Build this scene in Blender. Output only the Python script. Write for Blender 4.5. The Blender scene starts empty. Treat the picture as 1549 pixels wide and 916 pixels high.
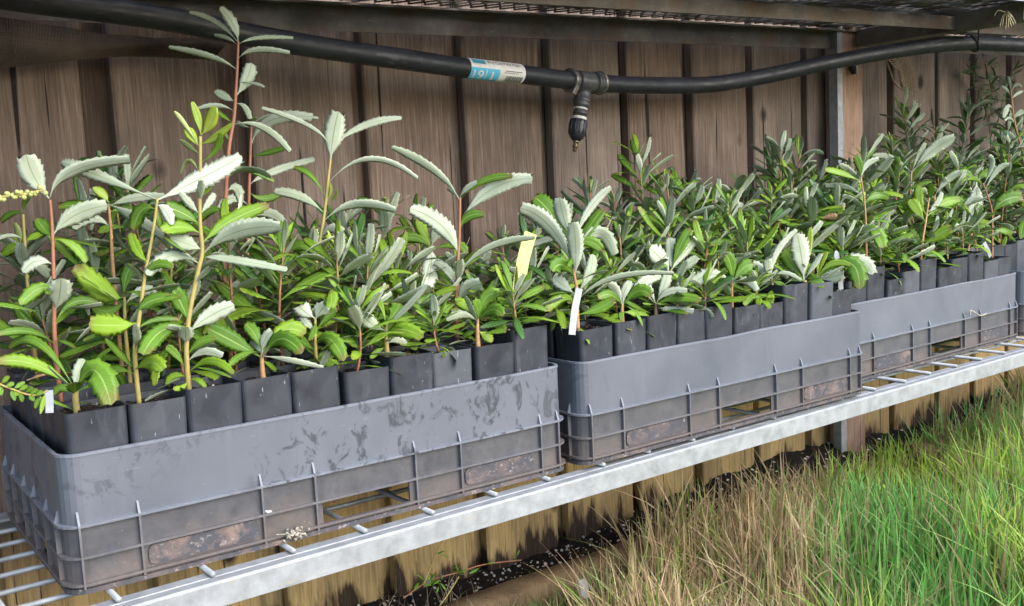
import bpy, bmesh, math, random
import numpy as np
from mathutils import Vector, Matrix, noise

random.seed(7); rng = np.random.default_rng(7)
scene = bpy.context.scene
C = scene.collection
PI = math.pi

# ------------------------------------------------------------------ camera
CAM = np.array([-0.1727, -0.855, 0.3179]); YAW, PITCH, ROLL, FPX = 0.6484, -0.1162, -0.0496, 1525.8
def cam_axes():
    cy, sy = math.cos(YAW), math.sin(YAW)
    f = np.array([sy*math.cos(PITCH), cy*math.cos(PITCH), math.sin(PITCH)])
    r = np.array([cy, -sy, 0.0]); u = np.cross(r, f)
    cr, sr = math.cos(ROLL), math.sin(ROLL)
    return r*cr+u*sr, u*cr-r*sr, f
CR, CU, CF = cam_axes()
cd = bpy.data.cameras.new('camera'); cam = bpy.data.objects.new('camera', cd); C.objects.link(cam)
cd.sensor_width = 36; cd.lens = FPX/1549*36; cd.clip_start = 0.02; cd.clip_end = 500
cam.matrix_world = Matrix(((CR[0], CU[0], -CF[0], CAM[0]), (CR[1], CU[1], -CF[1], CAM[1]), (CR[2], CU[2], -CF[2], CAM[2]), (0, 0, 0, 1)))
scene.camera = cam
# ------------------------------------------------------------------ sky, sun, exposure
w = bpy.data.worlds.new('World'); scene.world = w; w.use_nodes = True
nt = w.node_tree; bg = nt.nodes['Background']
sky = nt.nodes.new('ShaderNodeTexSky'); sky.sky_type = 'NISHITA'; sky.sun_disc = False
SUN_EL, SUN_AZ = math.radians(38), math.radians(163)     # azimuth clockwise from +Y
sky.sun_elevation = SUN_EL; sky.sun_rotation = SUN_AZ; sky.air_density = 1.0; sky.dust_density = 1.5; sky.ozone_density = 1.0
nt.links.new(sky.outputs[0], bg.inputs[0]); bg.inputs[1].default_value = 0.15
sl = bpy.data.lights.new('sun', 'SUN'); sl.energy = 1.2; sl.angle = math.radians(60); sl.color = (1, .965, .92)
so = bpy.data.objects.new('sun', sl); C.objects.link(so)
sd = Vector((math.sin(SUN_AZ)*math.cos(SUN_EL), math.cos(SUN_AZ)*math.cos(SUN_EL), math.sin(SUN_EL)))
so.rotation_euler = sd.to_track_quat('Z', 'Y').to_euler()
vs = scene.view_settings; vs.view_transform = 'Standard'; vs.look = 'None'; vs.gamma = 1; vs.exposure = 1.85
scene.cycles.max_bounces = 8

# ------------------------------------------------------------------ measuring helpers (photo pixel + a known depth -> place)
def ray(x, y): return CF + CR*(x-774.5)/FPX - CU*(y-458)/FPX
def aty(x, y, Y): d = ray(x, y); return Vector(CAM + d*(Y-CAM[1])/d[1])
def atz(x, y, Z): d = ray(x, y); return Vector(CAM + d*(Z-CAM[2])/d[2])
def atd(x, y, D): return Vector(CAM + ray(x, y)*D)
def depth(P): return float((np.array(P)-CAM) @ CF)

# ------------------------------------------------------------------ object helpers
def tag(o, label=None, cat=None, group=None, kind=None):
    if label: o['label'] = label
    if cat: o['category'] = cat
    if group: o['group'] = group
    if kind: o['kind'] = kind
    return o
def empty(name, loc=(0, 0, 0), rz=0.0):
    o = bpy.data.objects.new(name, None); C.objects.link(o); o.location = loc; o.rotation_euler = (0, 0, rz); o.empty_display_size = .02
    return o
def mesh_obj(name, me, parent=None):
    o = bpy.data.objects.new(name, me); C.objects.link(o)
    if parent: o.parent = parent
    return o
def from_bm(bm, name, mats, smooth=False):
    me = bpy.data.meshes.new(name); bm.normal_update(); bm.to_mesh(me); bm.free()
    for m in (mats if isinstance(mats, (list, tuple)) else [mats]): me.materials.append(m)
    if smooth:
        for p in me.polygons: p.use_smooth = True
    return me
def box(bm, x0, x1, y0, y1, z0, z1, bev=0.0):
    vs_ = [bm.verts.new((x, y, z)) for z in (z0, z1) for y in (y0, y1) for x in (x0, x1)]
    fs = [(0, 2, 3, 1), (4, 5, 7, 6), (0, 1, 5, 4), (2, 6, 7, 3), (0, 4, 6, 2), (1, 3, 7, 5)]
    faces = [bm.faces.new([vs_[i] for i in f]) for f in fs]
    if bev:
        es = set(e for f in faces for e in f.edges)
        bmesh.ops.bevel(bm, geom=list(es), offset=bev, segments=1, affect='EDGES')
def tube(bm, pts, rads, n=8, cap=True):
    pts = [Vector(p) for p in pts]
    if not isinstance(rads, (list, tuple)): rads = [rads]*len(pts)
    rings = []; up = None
    for i, p in enumerate(pts):
        t = (pts[min(i+1, len(pts)-1)]-pts[max(i-1, 0)]).normalized()
        if up is None: up = Vector((0, 0, 1)) if abs(t.z) < .9 else Vector((1, 0, 0))
        a = (up - t*up.dot(t)).normalized(); b = t.cross(a); up = a
        rings.append([bm.verts.new(p + (a*math.cos(k*2*PI/n)+b*math.sin(k*2*PI/n))*rads[i]) for k in range(n)])
    for r0, r1 in zip(rings, rings[1:]):
        for k in range(n): bm.faces.new((r0[k], r0[(k+1) % n], r1[(k+1) % n], r1[k]))
    if cap:
        bm.faces.new(rings[0][::-1]); bm.faces.new(rings[-1])
def lathe(bm, prof, M, n=20):
    rings = [[bm.verts.new(M @ Vector((r*math.cos(k*2*PI/n), r*math.sin(k*2*PI/n), z))) for k in range(n)] for r, z in prof]
    for r0, r1 in zip(rings, rings[1:]):
        for k in range(n): bm.faces.new((r0[k], r0[(k+1) % n], r1[(k+1) % n], r1[k]))
    bm.faces.new(rings[0][::-1]); bm.faces.new(rings[-1])
def part(name, bm, mats, parent, smooth=False): return mesh_obj(name, from_bm(bm, name, mats, smooth), parent)
def catmull(P, n=6):
    P = [Vector(p) for p in P]; out = []
    for i in range(len(P)-1):
        p0, p1, p2, p3 = P[max(i-1, 0)], P[i], P[i+1], P[min(i+2, len(P)-1)]
        for k in range(n):
            t = k/n
            out.append(.5*((2*p1)+(p2-p0)*t+(2*p0-5*p1+4*p2-p3)*t*t+(3*p1-p0-3*p2+p3)*t**3))
    return out+[P[-1]]

# ------------------------------------------------------------------ materials
class N:
    def __init__(s, name):
        s.m = bpy.data.materials.new(name); s.m.use_nodes = True; s.t = s.m.node_tree; s.b = s.t.nodes['Principled BSDF']
        s.tc = None
    def n(s, typ, **kw):
        x = s.t.nodes.new(typ)
        for k, v in kw.items():
            if hasattr(x, k): setattr(x, k, v)
        return x
    def l(s, a, b): s.t.links.new(a, b)
    def co(s, kind='Object', scale=(1, 1, 1)):
        if not s.tc: s.tc = s.n('ShaderNodeTexCoord')
        mp = s.n('ShaderNodeMapping'); mp.inputs['Scale'].default_value = scale; s.l(s.tc.outputs[kind], mp.inputs[0]); return mp.outputs[0]
    def pos(s, scale=(1, 1, 1)):
        g = s.n('ShaderNodeNewGeometry'); mp = s.n('ShaderNodeMapping'); mp.inputs['Scale'].default_value = scale; s.l(g.outputs['Position'], mp.inputs[0]); return mp.outputs[0]
    def noise(s, vec, scale, detail=4, rough=.55, dist=0, lo=0, hi=1):
        x = s.n('ShaderNodeTexNoise'); x.inputs['Scale'].default_value = scale; x.inputs['Detail'].default_value = detail
        x.inputs['Roughness'].default_value = rough; x.inputs['Distortion'].default_value = dist; s.l(vec, x.inputs['Vector'])
        return s.ramp(x.outputs[0], lo, hi) if (lo, hi) != (0, 1) else x.outputs[0]
    def ramp(s, v, lo, hi):
        x = s.n('ShaderNodeMapRange'); x.inputs[1].default_value = lo; x.inputs[2].default_value = hi; s.l(v, x.inputs[0]); return x.outputs[0]
    def mix(s, f, a, b, mode='MIX'):
        x = s.n('ShaderNodeMix', data_type='RGBA', blend_type=mode)
        for v, i in ((f, 0), (a, 6), (b, 7)):
            if hasattr(v, 'is_output'): s.l(v, x.inputs[i])
            else: x.inputs[i].default_value = v if i == 0 else (*v, 1)
        return x.outputs[2]
    def math(s, op, a, b=0.0):
        x = s.n('ShaderNodeMath', operation=op)
        for v, i in ((a, 0), (b, 1)):
            if hasattr(v, 'is_output'): s.l(v, x.inputs[i])
            else: x.inputs[i].default_value = v
        return x.outputs[0]
    def rand(s): return s.n('ShaderNodeObjectInfo').outputs['Random']
    def bump(s, h, strength=.3, dist=.002):
        x = s.n('ShaderNodeBump'); x.inputs['Strength'].default_value = strength; x.inputs['Distance'].default_value = dist
        s.l(h, x.inputs['Height']); s.l(x.outputs[0], s.b.inputs['Normal'])
    def set(s, col=None, rough=.6, metal=0, spec=.5):
        if col is not None:
            if hasattr(col, 'is_output'): s.l(col, s.b.inputs['Base Color'])
            else: s.b.inputs['Base Color'].default_value = (*col, 1)
        if hasattr(rough, 'is_output'): s.l(rough, s.b.inputs['Roughness'])
        else: s.b.inputs['Roughness'].default_value = rough
        s.b.inputs['Metallic'].default_value = metal; s.b.inputs['Specular IOR Level'].default_value = spec
        return s.m
def sep_z(n, vec, i=2):
    x = n.n('ShaderNodeSeparateXYZ'); n.l(vec, x.inputs[0]); return x.outputs[i]

def m_wood(name, top, low=None, stain=True):
    n = N(name); r = n.rand()
    off = n.n('ShaderNodeVectorMath', operation='MULTIPLY_ADD'); cmb = n.n('ShaderNodeCombineXYZ')
    n.l(r, cmb.inputs[0]); n.l(r, cmb.inputs[2])
    n.l(cmb.outputs[0], off.inputs[0]); off.inputs[1].default_value = (9, 9, 9); n.l(n.pos(), off.inputs[2])
    def mp(sc):
        m = n.n('ShaderNodeMapping'); m.inputs['Scale'].default_value = sc; n.l(off.outputs[0], m.inputs[0]); return m.outputs[0]
    grain = n.noise(mp((1, 1, .035)), 330, 6, .7, .4)
    crack = n.noise(mp((1, 1, .018)), 120, 3, .5, .3)
    broad = n.noise(mp((1, 1, .25)), 13, 5, .6, .8, .3, .7)
    blot = n.noise(mp((1, 1, .6)), 22, 5, .6, 0, .42, .68)
    c = n.mix(broad, tuple(v*.62 for v in top), tuple(v*1.25 for v in top))
    c = n.mix(n.math('MULTIPLY', r, .55), c, tuple((top[0]*.8, top[1]*.62, top[2]*.5)))
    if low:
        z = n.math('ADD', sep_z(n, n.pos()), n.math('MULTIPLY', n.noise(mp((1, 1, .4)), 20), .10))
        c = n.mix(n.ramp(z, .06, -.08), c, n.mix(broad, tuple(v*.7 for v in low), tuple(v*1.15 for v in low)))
        if stain:
            zz = n.math('ADD', sep_z(n, n.pos()), n.math('MULTIPLY', n.noise(mp((1, 1, .2)), 34, 4, .6), -.20))
            c = n.mix(n.ramp(zz, -.335, -.356), c, (.028, .016, .008))
    c = n.mix(n.ramp(grain, .54, .32), c, n.mix(.5, c, (.02, .014, .01)))
    c = n.mix(n.ramp(grain, .56, .70), c, n.mix(.22, c, (.55, .48, .42)))
    c = n.mix(n.ramp(crack, .335, .30), c, (.012, .009, .007))
    c = n.mix(n.math('MULTIPLY', blot, .5), c, n.mix(.6, c, (.045, .032, .025)))
    # knots
    v = n.n('ShaderNodeTexVoronoi'); v.inputs['Scale'].default_value = 7; v.inputs['Randomness'].default_value = 1; n.l(mp((1, .2, .7)), v.inputs['Vector'])
    c = n.mix(n.ramp(v.outputs['Distance'], .10, .05), c, (.025, .016, .012))
    n.bump(grain, .55, .0015)
    return n.set(c, .85, 0, .25)
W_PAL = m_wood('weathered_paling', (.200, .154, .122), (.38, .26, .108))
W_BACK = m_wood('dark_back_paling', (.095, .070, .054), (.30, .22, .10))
W_RAIL = m_wood('fence_rail_wood', (.17, .125, .09))
W_POST = m_wood('timber_post_wood', (.36, .235, .165), None, False)
W_LOG = m_wood('edging_timber', (.20, .14, .075))

def m_galv(name, base=(.285, .298, .305), rust=0.0):
    n = N(name); p = n.pos()
    c = n.mix(n.noise(p, 60, 5, .6, 0, .35, .7), tuple(v*.72 for v in base), tuple(v*1.12 for v in base))
    v = n.n('ShaderNodeTexVoronoi'); v.inputs['Scale'].default_value = 130; n.l(p, v.inputs['Vector'])
    c = n.mix(n.math('MULTIPLY', sep_z(n, v.outputs['Color'], 0), .22), c, tuple(x*1.25 for x in base))
    c = n.mix(n.noise(n.pos((1, 1, 3)), 35, 6, .7, 0, .60, .72), c, (.30, .28, .25))
    if rust: c = n.mix(n.noise(p, 18, 5, .6, 0, .62-rust, .72), c, (.16, .10, .06))
    n.bump(n.noise(p, 240, 3), .12, .001)
    return n.set(c, n.ramp(n.noise(p, 40), -.4, 1.4), .25, .5)
GALV = m_galv('galvanised_steel'); GALV_OLD = m_galv('tarnished_steel', (.165, .148, .130), .14)

def m_crate(name='grey_crate_plastic', k=1.0):
    n = N(name); p = n.pos(); r = n.rand()
    base = n.mix(n.noise(p, 7, 4, .5, .4, .3, .7), tuple(v*k for v in (.077, .085, .103)), tuple(v*k for v in (.102, .111, .131)))
    smear = n.noise(n.pos((1.2, 1, .8)), 42, 7, .7, 1.1)           # swirly water marks
    mask = n.noise(p, 4.2, 2, .5, 0, .42, .54)
    c = n.mix(n.math('MULTIPLY', n.ramp(smear, .54, .60), n.math('MULTIPLY', mask, n.ramp(sep_z(n, p, 0), .62, .46))), base, (.036, .040, .050))
    c = n.mix(n.math('MULTIPLY', n.ramp(smear, .38, .33), .22), c, (.15, .16, .18))
    streak = n.noise(n.pos((1, 1, .12)), 55, 4, .6, 0, .55, .75)
    c = n.mix(n.math('MULTIPLY', streak, .3), c, (.125, .135, .155))
    scr = n.noise(n.pos((.25, 1, 1)), 260, 3, .5, .3, .685, .72)
    c = n.mix(n.math('MULTIPLY', scr, .10), c, (.30, .30, .31))
    z = sep_z(n, p)
    band = n.math('ADD', z, n.math('MULTIPLY', n.noise(p, 60, 4, .6), .006))
    c = n.mix(n.math('MULTIPLY', n.ramp(band, .0625, .0585), .85), c, n.mix(n.noise(p, 50, 5, .65, .3, .35, .65), tuple(v*k for v in (.038, .038, .043)), tuple(v*k for v in (.070, .066, .068))))
    low = n.math('ADD', z, n.math('MULTIPLY', n.noise(p, 16, 5, .6), -.085))
    c = n.mix(n.math('MULTIPLY', n.ramp(low, -.004, -.036), .8), c, n.mix(n.noise(p, 130, 5, .7), (.050, .044, .045), (.15, .118, .102)))
    spk = n.noise(p, 420, 2, .5, 0, .72, .76)
    c = n.mix(n.math('MULTIPLY', spk, n.ramp(low, .02, -.02)), c, (.25, .22, .20))
    n.bump(n.noise(p, 25, 4), .10, .004)
    return n.set(c, n.ramp(n.noise(p, 26, 4), -.35, 1.5), 0, .5)
CRATE = m_crate(); RIBM = m_crate('worn_rib_plastic', 1.55)
def m_dirt_panel():
    n = N('dirt_caked_panel'); p = n.pos()
    a = n.noise(p, 45, 6, .7, .5)
    c = n.mix(n.math('MULTIPLY', n.ramp(a, .44, .62), n.noise(p, 9, 3, .5, 0, .40, .60)), n.mix(n.noise(p, 70, 4, .6), (.038, .038, .044), (.070, .070, .080)), (.17, .12, .10))
    c = n.mix(n.noise(p, 190, 4, .6, 0, .60, .68), c, (.22, .19, .175))
    n.bump(a, .6, .002); return n.set(c, .85, 0, .3)
DIRT = m_dirt_panel()

def m_pot():
    n = N('black_pot_plastic'); p = n.pos(); r = n.rand()
    c = n.mix(n.noise(p, 22, 5, .6, .5, .35, .7), (.012, .014, .020), (.028, .032, .043))
    c = n.mix(n.math('MULTIPLY', n.noise(n.pos((1, 1, .3)), 70, 5, .65, .6, .56, .72), .55), c, (.070, .075, .088))
    c = n.mix(n.math('MULTIPLY', n.ramp(r, .78, .9), .55), c, (.08, .086, .10))
    c = n.mix(n.math('MULTIPLY', n.noise(n.pos((3, 3, .5)), 160, 3, .5, .3, .70, .74), .7), c, (.33, .33, .34))
    n.bump(n.noise(p, 60, 3), .10, .002)
    return n.set(c, n.ramp(n.noise(p, 45, 4), -.25, 1.35), 0, .5)
POT = m_pot()
def m_soil(name, dark=(.012, .010, .009), lite=(.05, .036, .026), perl=.035, sc=300):
    n = N(name); p = n.pos()
    a = n.noise(p, sc, 5, .75)
    c = n.mix(n.ramp(a, .35, .7), dark, lite)
    v = n.n('ShaderNodeTexVoronoi'); v.inputs['Scale'].default_value = sc*.55; n.l(p, v.inputs['Vector'])
    pick = n.math('MULTIPLY', n.ramp(v.outputs['Distance'], .34, .26), n.math('GREATER_THAN', sep_z(n, v.outputs['Color'], 0), 1-perl*3))
    c = n.mix(pick, c, (.62, .58, .52))
    n.bump(a, 1.0, .004); return n.set(c, .95, 0, .15)
SOIL = m_soil('potting_mix'); SOIL_G = m_soil('spilled_potting_mix', (.008, .007, .0065), (.028, .022, .018), .05, 170)
def m_ground():
    n = N('earth'); p = n.pos()
    c = n.mix(n.noise(p, 14, 6, .7, 0, .3, .7), (.035, .028, .018), (.085, .068, .040)); n.bump(n.noise(p, 90, 5, .7), .8, .01)
    return n.set(c, .95, 0, .1)
EARTH = m_ground()
def plain(name, col, rough=.6, metal=0, var=.0, sc=80, col2=None, spec=.5):
    n = N(name)
    if col2: return n.set(n.mix(n.noise(n.pos(), sc, 5, .65, .3, .35, .65), col, col2), rough, metal, spec)
    return n.set(col, rough, metal, spec)
def m_pipe():
    n = N('black_poly_pipe'); p = n.pos()
    c = n.mix(n.noise(p, 40, 5, .65, .3, .35, .7), (.008, .009, .013), (.020, .021, .028))
    c = n.mix(n.math('MULTIPLY', n.noise(n.pos((.3, 1, 1)), 190, 4, .6, .4, .60, .72), .5), c, (.10, .095, .09))
    n.bump(n.noise(p, 90, 4), .15, .001); return n.set(c, n.ramp(n.noise(p, 60, 4), -.2, 1.2), 0, .5)
PIPE = m_pipe()
FIT = plain('dark_fitting_plastic', (.03, .03, .033), .42, 0, 0, 120, (.075, .072, .07))
RING = plain('pale_washer', (.62, .60, .55), .6, 0, 0, 150, (.42, .40, .36))
BRASS = plain('dull_brass', (.16, .12, .07), .4, .8)
CLAMP = plain('clamp_band_steel', (.30, .28, .26), .4, .7, 0, 200, (.12, .10, .09))
NET = plain('shade_netting', (.035, .024, .016), .8, 0, 0, 25, (.075, .050, .034))
CORD = plain('jute_thread', (.30, .22, .15), .9, 0, 0, 90, (.20, .14, .09))
WIRE = plain('black_wire', (.01, .01, .01), .5)
L_WHITE = plain('label_paper', (.74, .72, .68), .5, 0, 0, 90, (.62, .58, .54))
L_BLUE = plain('label_blue_print', (.09, .42, .62), .5); L_TEAL = plain('label_teal_print', (.06, .27, .34), .5)
L_INK = plain('label_ink', (.10, .06, .06), .6); L_BAR = plain('label_barcode_ink', (.13, .13, .13), .6)
TAGW = plain('white_plant_tag', (.36, .38, .39), .4, 0, 0, 70, (.25, .27, .29))
TAGY = plain('yellow_plant_tape', (.50, .46, .12), .45, 0, 0, 40, (.42, .42, .16))
FLUFF = plain('dried_white_fluff', (.40, .37, .30), .9, 0, 0, 300, (.16, .13, .10))
PERL = plain('perlite', (.38, .37, .34), .9)
LITTER = plain('shelf_liner', (.014, .012, .010), .95, 0, 0, 50, (.05, .034, .022))

def m_leaf(name, a, b, rib, vein=.25, rough=.42, trans=.25, brownedge=0, spec=.4):
    n = N(name); r = n.rand(); uv = n.co('UV'); u = sep_z(n, uv, 0); v = sep_z(n, uv, 1)   # u along, v -1..1 across
    p = n.pos()
    c = n.mix(r, a, b)
    c = n.mix(n.noise(p, 45, 3, .5, 0, .35, .7), n.mix(.35, c, tuple(x*.55 for x in a)), c)
    av = n.math('ABSOLUTE', v)
    # side veins: slanted pinstripe
    s = n.math('SINE', n.math('MULTIPLY', n.math('SUBTRACT', u, n.math('MULTIPLY', av, .11)), 150))
    c = n.mix(n.math('MULTIPLY', n.ramp(s, .35, 1), vein), c, rib)
    c = n.mix(n.ramp(av, .085, .035), c, rib)
    if brownedge: c = n.mix(n.math('MULTIPLY', n.ramp(n.math('ADD', u, n.math('MULTIPLY', n.noise(p, 60), .5)), 1.12, 1.3), .8), c, (.22, .12, .05))
    n.bump(s, .12, .0006)
    n.set(c, rough, 0, spec)
    if trans:
        out = n.t.nodes['Material Output']; tr = n.n('ShaderNodeBsdfTranslucent'); mx = n.n('ShaderNodeMixShader'); mx.inputs[0].default_value = trans
        n.l(c, tr.inputs[0]); n.l(n.b.outputs[0], mx.inputs[1]); n.l(tr.outputs[0], mx.inputs[2]); n.l(mx.outputs[0], out.inputs[0])
    return n.m
G_TOP = m_leaf('leaf_upper_green', (.095, .215, .018), (.185, .350, .032), (.28, .42, .10), .14, .42, .34, 1, .35)
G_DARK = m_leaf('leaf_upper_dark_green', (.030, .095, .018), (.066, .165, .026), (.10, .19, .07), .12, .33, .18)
G_BOT = m_leaf('leaf_felted_underside', (.40, .46, .32), (.57, .62, .48), (.26, .32, .17), .14, .75, .22, 0, .25)
G_BOT2 = m_leaf('leaf_greyer_underside', (.33, .39, .27), (.48, .53, .40), (.18, .22, .14), .16, .75, .22, 0, .25)
G_YNG = m_leaf('leaf_young_lime', (.26, .40, .035), (.42, .50, .05), (.42, .52, .13), .1, .45, .32)
G_YNGB = m_leaf('leaf_young_underside', (.38, .48, .16), (.50, .56, .24), (.40, .45, .16), .1, .6, .32)
G_LIME = m_leaf('leaf_upper_bright_green', (.18, .345, .020), (.29, .45, .035), (.34, .48, .11), .12, .42, .36, 1, .35)
G_DRY = m_leaf('leaf_dry_brown', (.34, .20, .10), (.46, .30, .17), (.22, .12, .06), .1, .8, .1)
S_YEL = plain('stem_yellow', (.36, .27, .075), .6, 0, 0, 70, (.24, .21, .06))
S_RED = plain('stem_red', (.32, .125, .065), .6, 0, 0, 70, (.24, .10, .05))
S_ORG = plain('stem_tawny', (.42, .25, .10), .6, 0, 0, 120, (.30, .15, .07))
S_WOOD = plain('stem_woody', (.22, .15, .09), .8, 0, 0, 160, (.12, .08, .05))
STEMS = {'y': S_YEL, 'r': S_RED, 'o': S_ORG, 'w': S_WOOD}

# ================================================================== setting: ground
def grid_mesh(name, xs, ys, zf, mat):
    bm = bmesh.new(); V = [[bm.verts.new((x, y, zf(x, y))) for x in xs] for y in ys]
    for j in range(len(ys)-1):
        for i in range(len(xs)-1): bm.faces.new((V[j][i], V[j][i+1], V[j+1][i+1], V[j+1][i]))
    return from_bm(bm, name, mat, True)
GZ = -.275
def ground_z(x, y):
    z = GZ + .02*noise.noise(Vector((x*2.3, y*2.3, 0)))*(1 if abs(x) < 6 else .2) + .012*noise.noise(Vector((x*9, y*9, 3)))
    return z
xs = [-60, -20, -8, -4]+[-2+.06*i for i in range(120)]+[6, 9, 20, 60]
ys = [-60, -20, -8, -4]+[-2+.06*i for i in range(46)]+[1.5, 4, 20, 60]
tag(mesh_obj('ground', grid_mesh('ground', xs, ys, ground_z, EARTH)), kind='structure')

# soil bank along the fence foot (spilled potting mix with perlite)
bank_top = lambda x: -.250 + .018*math.sin(x*5.1+1) + .006*max(0, min(1, (x-.9)/.5))
def bank_z(x, y):
    t = (y-.245)/(.40-.245)
    return (-.278 + (bank_top(x)+.278)*max(0, t)**.8 + .010*noise.noise(Vector((x*16, y*16, 1))) + .005*noise.noise(Vector((x*60, y*60, 5))))
bank = mesh_obj('soil_bank', grid_mesh('soil_bank', [-.6+.012*i for i in range(330)], [.20+.0125*i for i in range(17)], bank_z, SOIL_G))
tag(bank, kind='structure')
bm = bmesh.new()
for i in range(330):
    x = random.gauss(.72, .20) if i % 5 else random.uniform(.4, 2.2); y = .268+.10*random.random(); s = random.choice((.0008, .0010, .0013, .0018, .0026))
    z = bank_z(x, y)+s*.4
    M = Matrix.Translation((x, y, z)) @ Matrix.Rotation(random.random()*6, 4, Vector((random.random(), random.random(), 1)).normalized()) @ Matrix.Scale(random.uniform(.6, 1), 4, (1, 0, 0))
    bmesh.ops.create_icosphere(bm, subdivisions=1, radius=s, matrix=M)
tag(mesh_obj('perlite_specks', from_bm(bm, 'perlite_specks', PERL)), 'white perlite specks scattered on the black soil at the fence foot', 'perlite', None, 'stuff')

# timber edging lying in front of the soil bank
def rough_timber(name, x0, x1, y, z, ry, rz_, mat, label, yaw=0):
    bm = bmesh.new(); n_ = 40; rings = []
    for i in range(n_+1):
        x = x0+(x1-x0)*i/n_; ring = []
        for k in range(12):
            a = 2*PI*k/12; ca, sa = math.cos(a), math.sin(a)
            px = abs(ca)**.5*math.copysign(1, ca); pz = abs(sa)**.5*math.copysign(1, sa)
            d = 1+.12*noise.noise(Vector((x*7, k*.9, 2)))
            ring.append(bm.verts.new((x, y+ry*px*d+(x-x0)*yaw, z+rz_*pz*d)))
        rings.append(ring)
    for a, b in zip(rings, rings[1:]):
        for k in range(12): bm.faces.new((a[k], a[(k+1) % 12], b[(k+1) % 12], b[k]))
    bm.faces.new(rings[0]); bm.faces.new(rings[-1][::-1])
    bmesh.ops.recalc_face_normals(bm, faces=bm.faces)
    return tag(mesh_obj(name, from_bm(bm, name, mat, True)), label, 'timber')
rough_timber('edging_timber', -.5, .92, .232, -.258, .026, .024, W_LOG, 'weathered brown edging timber holding back the black soil below the bench')
rough_timber('edging_timber', 1.62, 2.6, .22, -.262, .034, .032, W_LOG, 'weathered edging timber in the grass past the timber post')

# ================================================================== paling fence
fence = tag(empty('paling_fence', (0, .372, GZ)), 'weathered brown timber paling fence behind the plant bench', 'fence')
FY = .372
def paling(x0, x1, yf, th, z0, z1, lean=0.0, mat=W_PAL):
    bm = bmesh.new(); nz = 8
    pr = [(x0, yf), (x1, yf), (x1, yf+th), (x0, yf+th)]
    e = .0025
    prof = [(x0+e, yf), (x1-e, yf), (x1, yf+e), (x1, yf+th), (x0, yf+th), (x0, yf+e)]
    rings = []
    for k in range(nz+1):
        z = z0+(z1-z0)*k/nz; dx = lean*(z)+.0012*noise.noise(Vector((x0*9, z*4, 0))); dy = .0015*noise.noise(Vector((x0*9, z*3, 8)))
        rings.append([bm.verts.new((x+dx, y+dy-FY, z-GZ)) for x, y in prof])
    for a, b in zip(rings, rings[1:]):
        for k in range(6): bm.faces.new((a[k], a[(k+1) % 6], b[(k+1) % 6], b[k]))
    bm.faces.new(rings[0][::-1]); bm.faces.new(rings[-1])
    part('paling', bm, mat, fence)
fx = [-.80, -.638, -.475, -.31, -.142, .023, .190, .357, .524, .687, .852, 1.0165, 1.1757, 1.338, 1.503, 1.640, 1.797, 1.979, 2.136, 2.30, 2.465, 2.63, 2.80, 2.965]
for i in range(len(fx)-1):
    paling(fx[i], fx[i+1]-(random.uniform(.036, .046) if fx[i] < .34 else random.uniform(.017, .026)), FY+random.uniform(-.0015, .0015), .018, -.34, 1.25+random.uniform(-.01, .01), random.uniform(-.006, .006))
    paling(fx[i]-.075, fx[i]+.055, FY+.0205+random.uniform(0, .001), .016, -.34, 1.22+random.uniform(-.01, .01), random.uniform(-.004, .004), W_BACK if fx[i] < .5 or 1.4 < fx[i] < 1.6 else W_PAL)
for z in (-.12, .95):
    bm = bmesh.new(); box(bm, -.9, 3.1, .041, .080, z-GZ, z+.07-GZ, .002); part('fence_rail', bm, W_RAIL, fence)

# timber post standing in front of the fence
bm = bmesh.new(); box(bm, 1.552, 1.622, .330, .3695, -.34, .62, .003)
tag(mesh_obj('timber_post', from_bm(bm, 'timber_post', W_POST)), 'pale squared timber post beside the galvanised bench post', 'post')

# ================================================================== galvanised two-tier bench
rack = tag(empty('plant_bench', (0, 0, GZ)), 'galvanised steel two-tier plant bench carrying the crates', 'bench')
def rbox(name, mat, *a, bev=.0008):
    bm = bmesh.new(); x0, x1, y0, y1, z0, z1 = a; box(bm, x0, x1, y0, y1, z0-GZ, z1-GZ, bev); return part(name, bm, mat, rack)
def angle_rail(name, mat, x0, x1, yf, dy, zt, h, t=.0028, slope=0.0):
    """L-section along X: front web at yf going down, top flange towards +Y (dy) ; slope = rise per metre"""
    prof = [(yf, zt-h), (yf, zt-.002), (yf+math.copysign(.002, dy), zt), (yf+dy*.45, zt), (yf+dy*.5, zt-.0014), (yf+dy*.55, zt), (yf+dy, zt), (yf+dy, zt-t), (yf+math.copysign(t, dy), zt-t), (yf+math.copysign(t, dy), zt-h)]
    bm = bmesh.new(); n_ = 24; R = []
    for i in range(n_+1):
        x = x0+(x1-x0)*i/n_; R.append([bm.verts.new((x, y, z+slope*(x-.5)-GZ+.0004*noise.noise(Vector((x*5, y*9, z*9))))) for y, z in prof])
    m_ = len(prof)
    for a, b in zip(R, R[1:]):
        for k in range(m_): bm.faces.new((a[k], a[(k+1) % m_], b[(k+1) % m_], b[k]))
    bm.faces.new(R[0]); bm.faces.new(R[-1][::-1]); bmesh.ops.recalc_face_normals(bm, faces=bm.faces)
    return part(name, bm, mat, rack)
angle_rail('front_rail', GALV, -1.2, 2.7, -.037, .027, -.0053, .0225)
angle_rail('back_rail', GALV, -1.2, 2.7, .328, -.03, -.0053, .0225)
for x in (-.62, 1.34+1.1): rbox('cross_member', GALV, x, x+.03, -.002, .297, -.034, -.0135)
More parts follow.
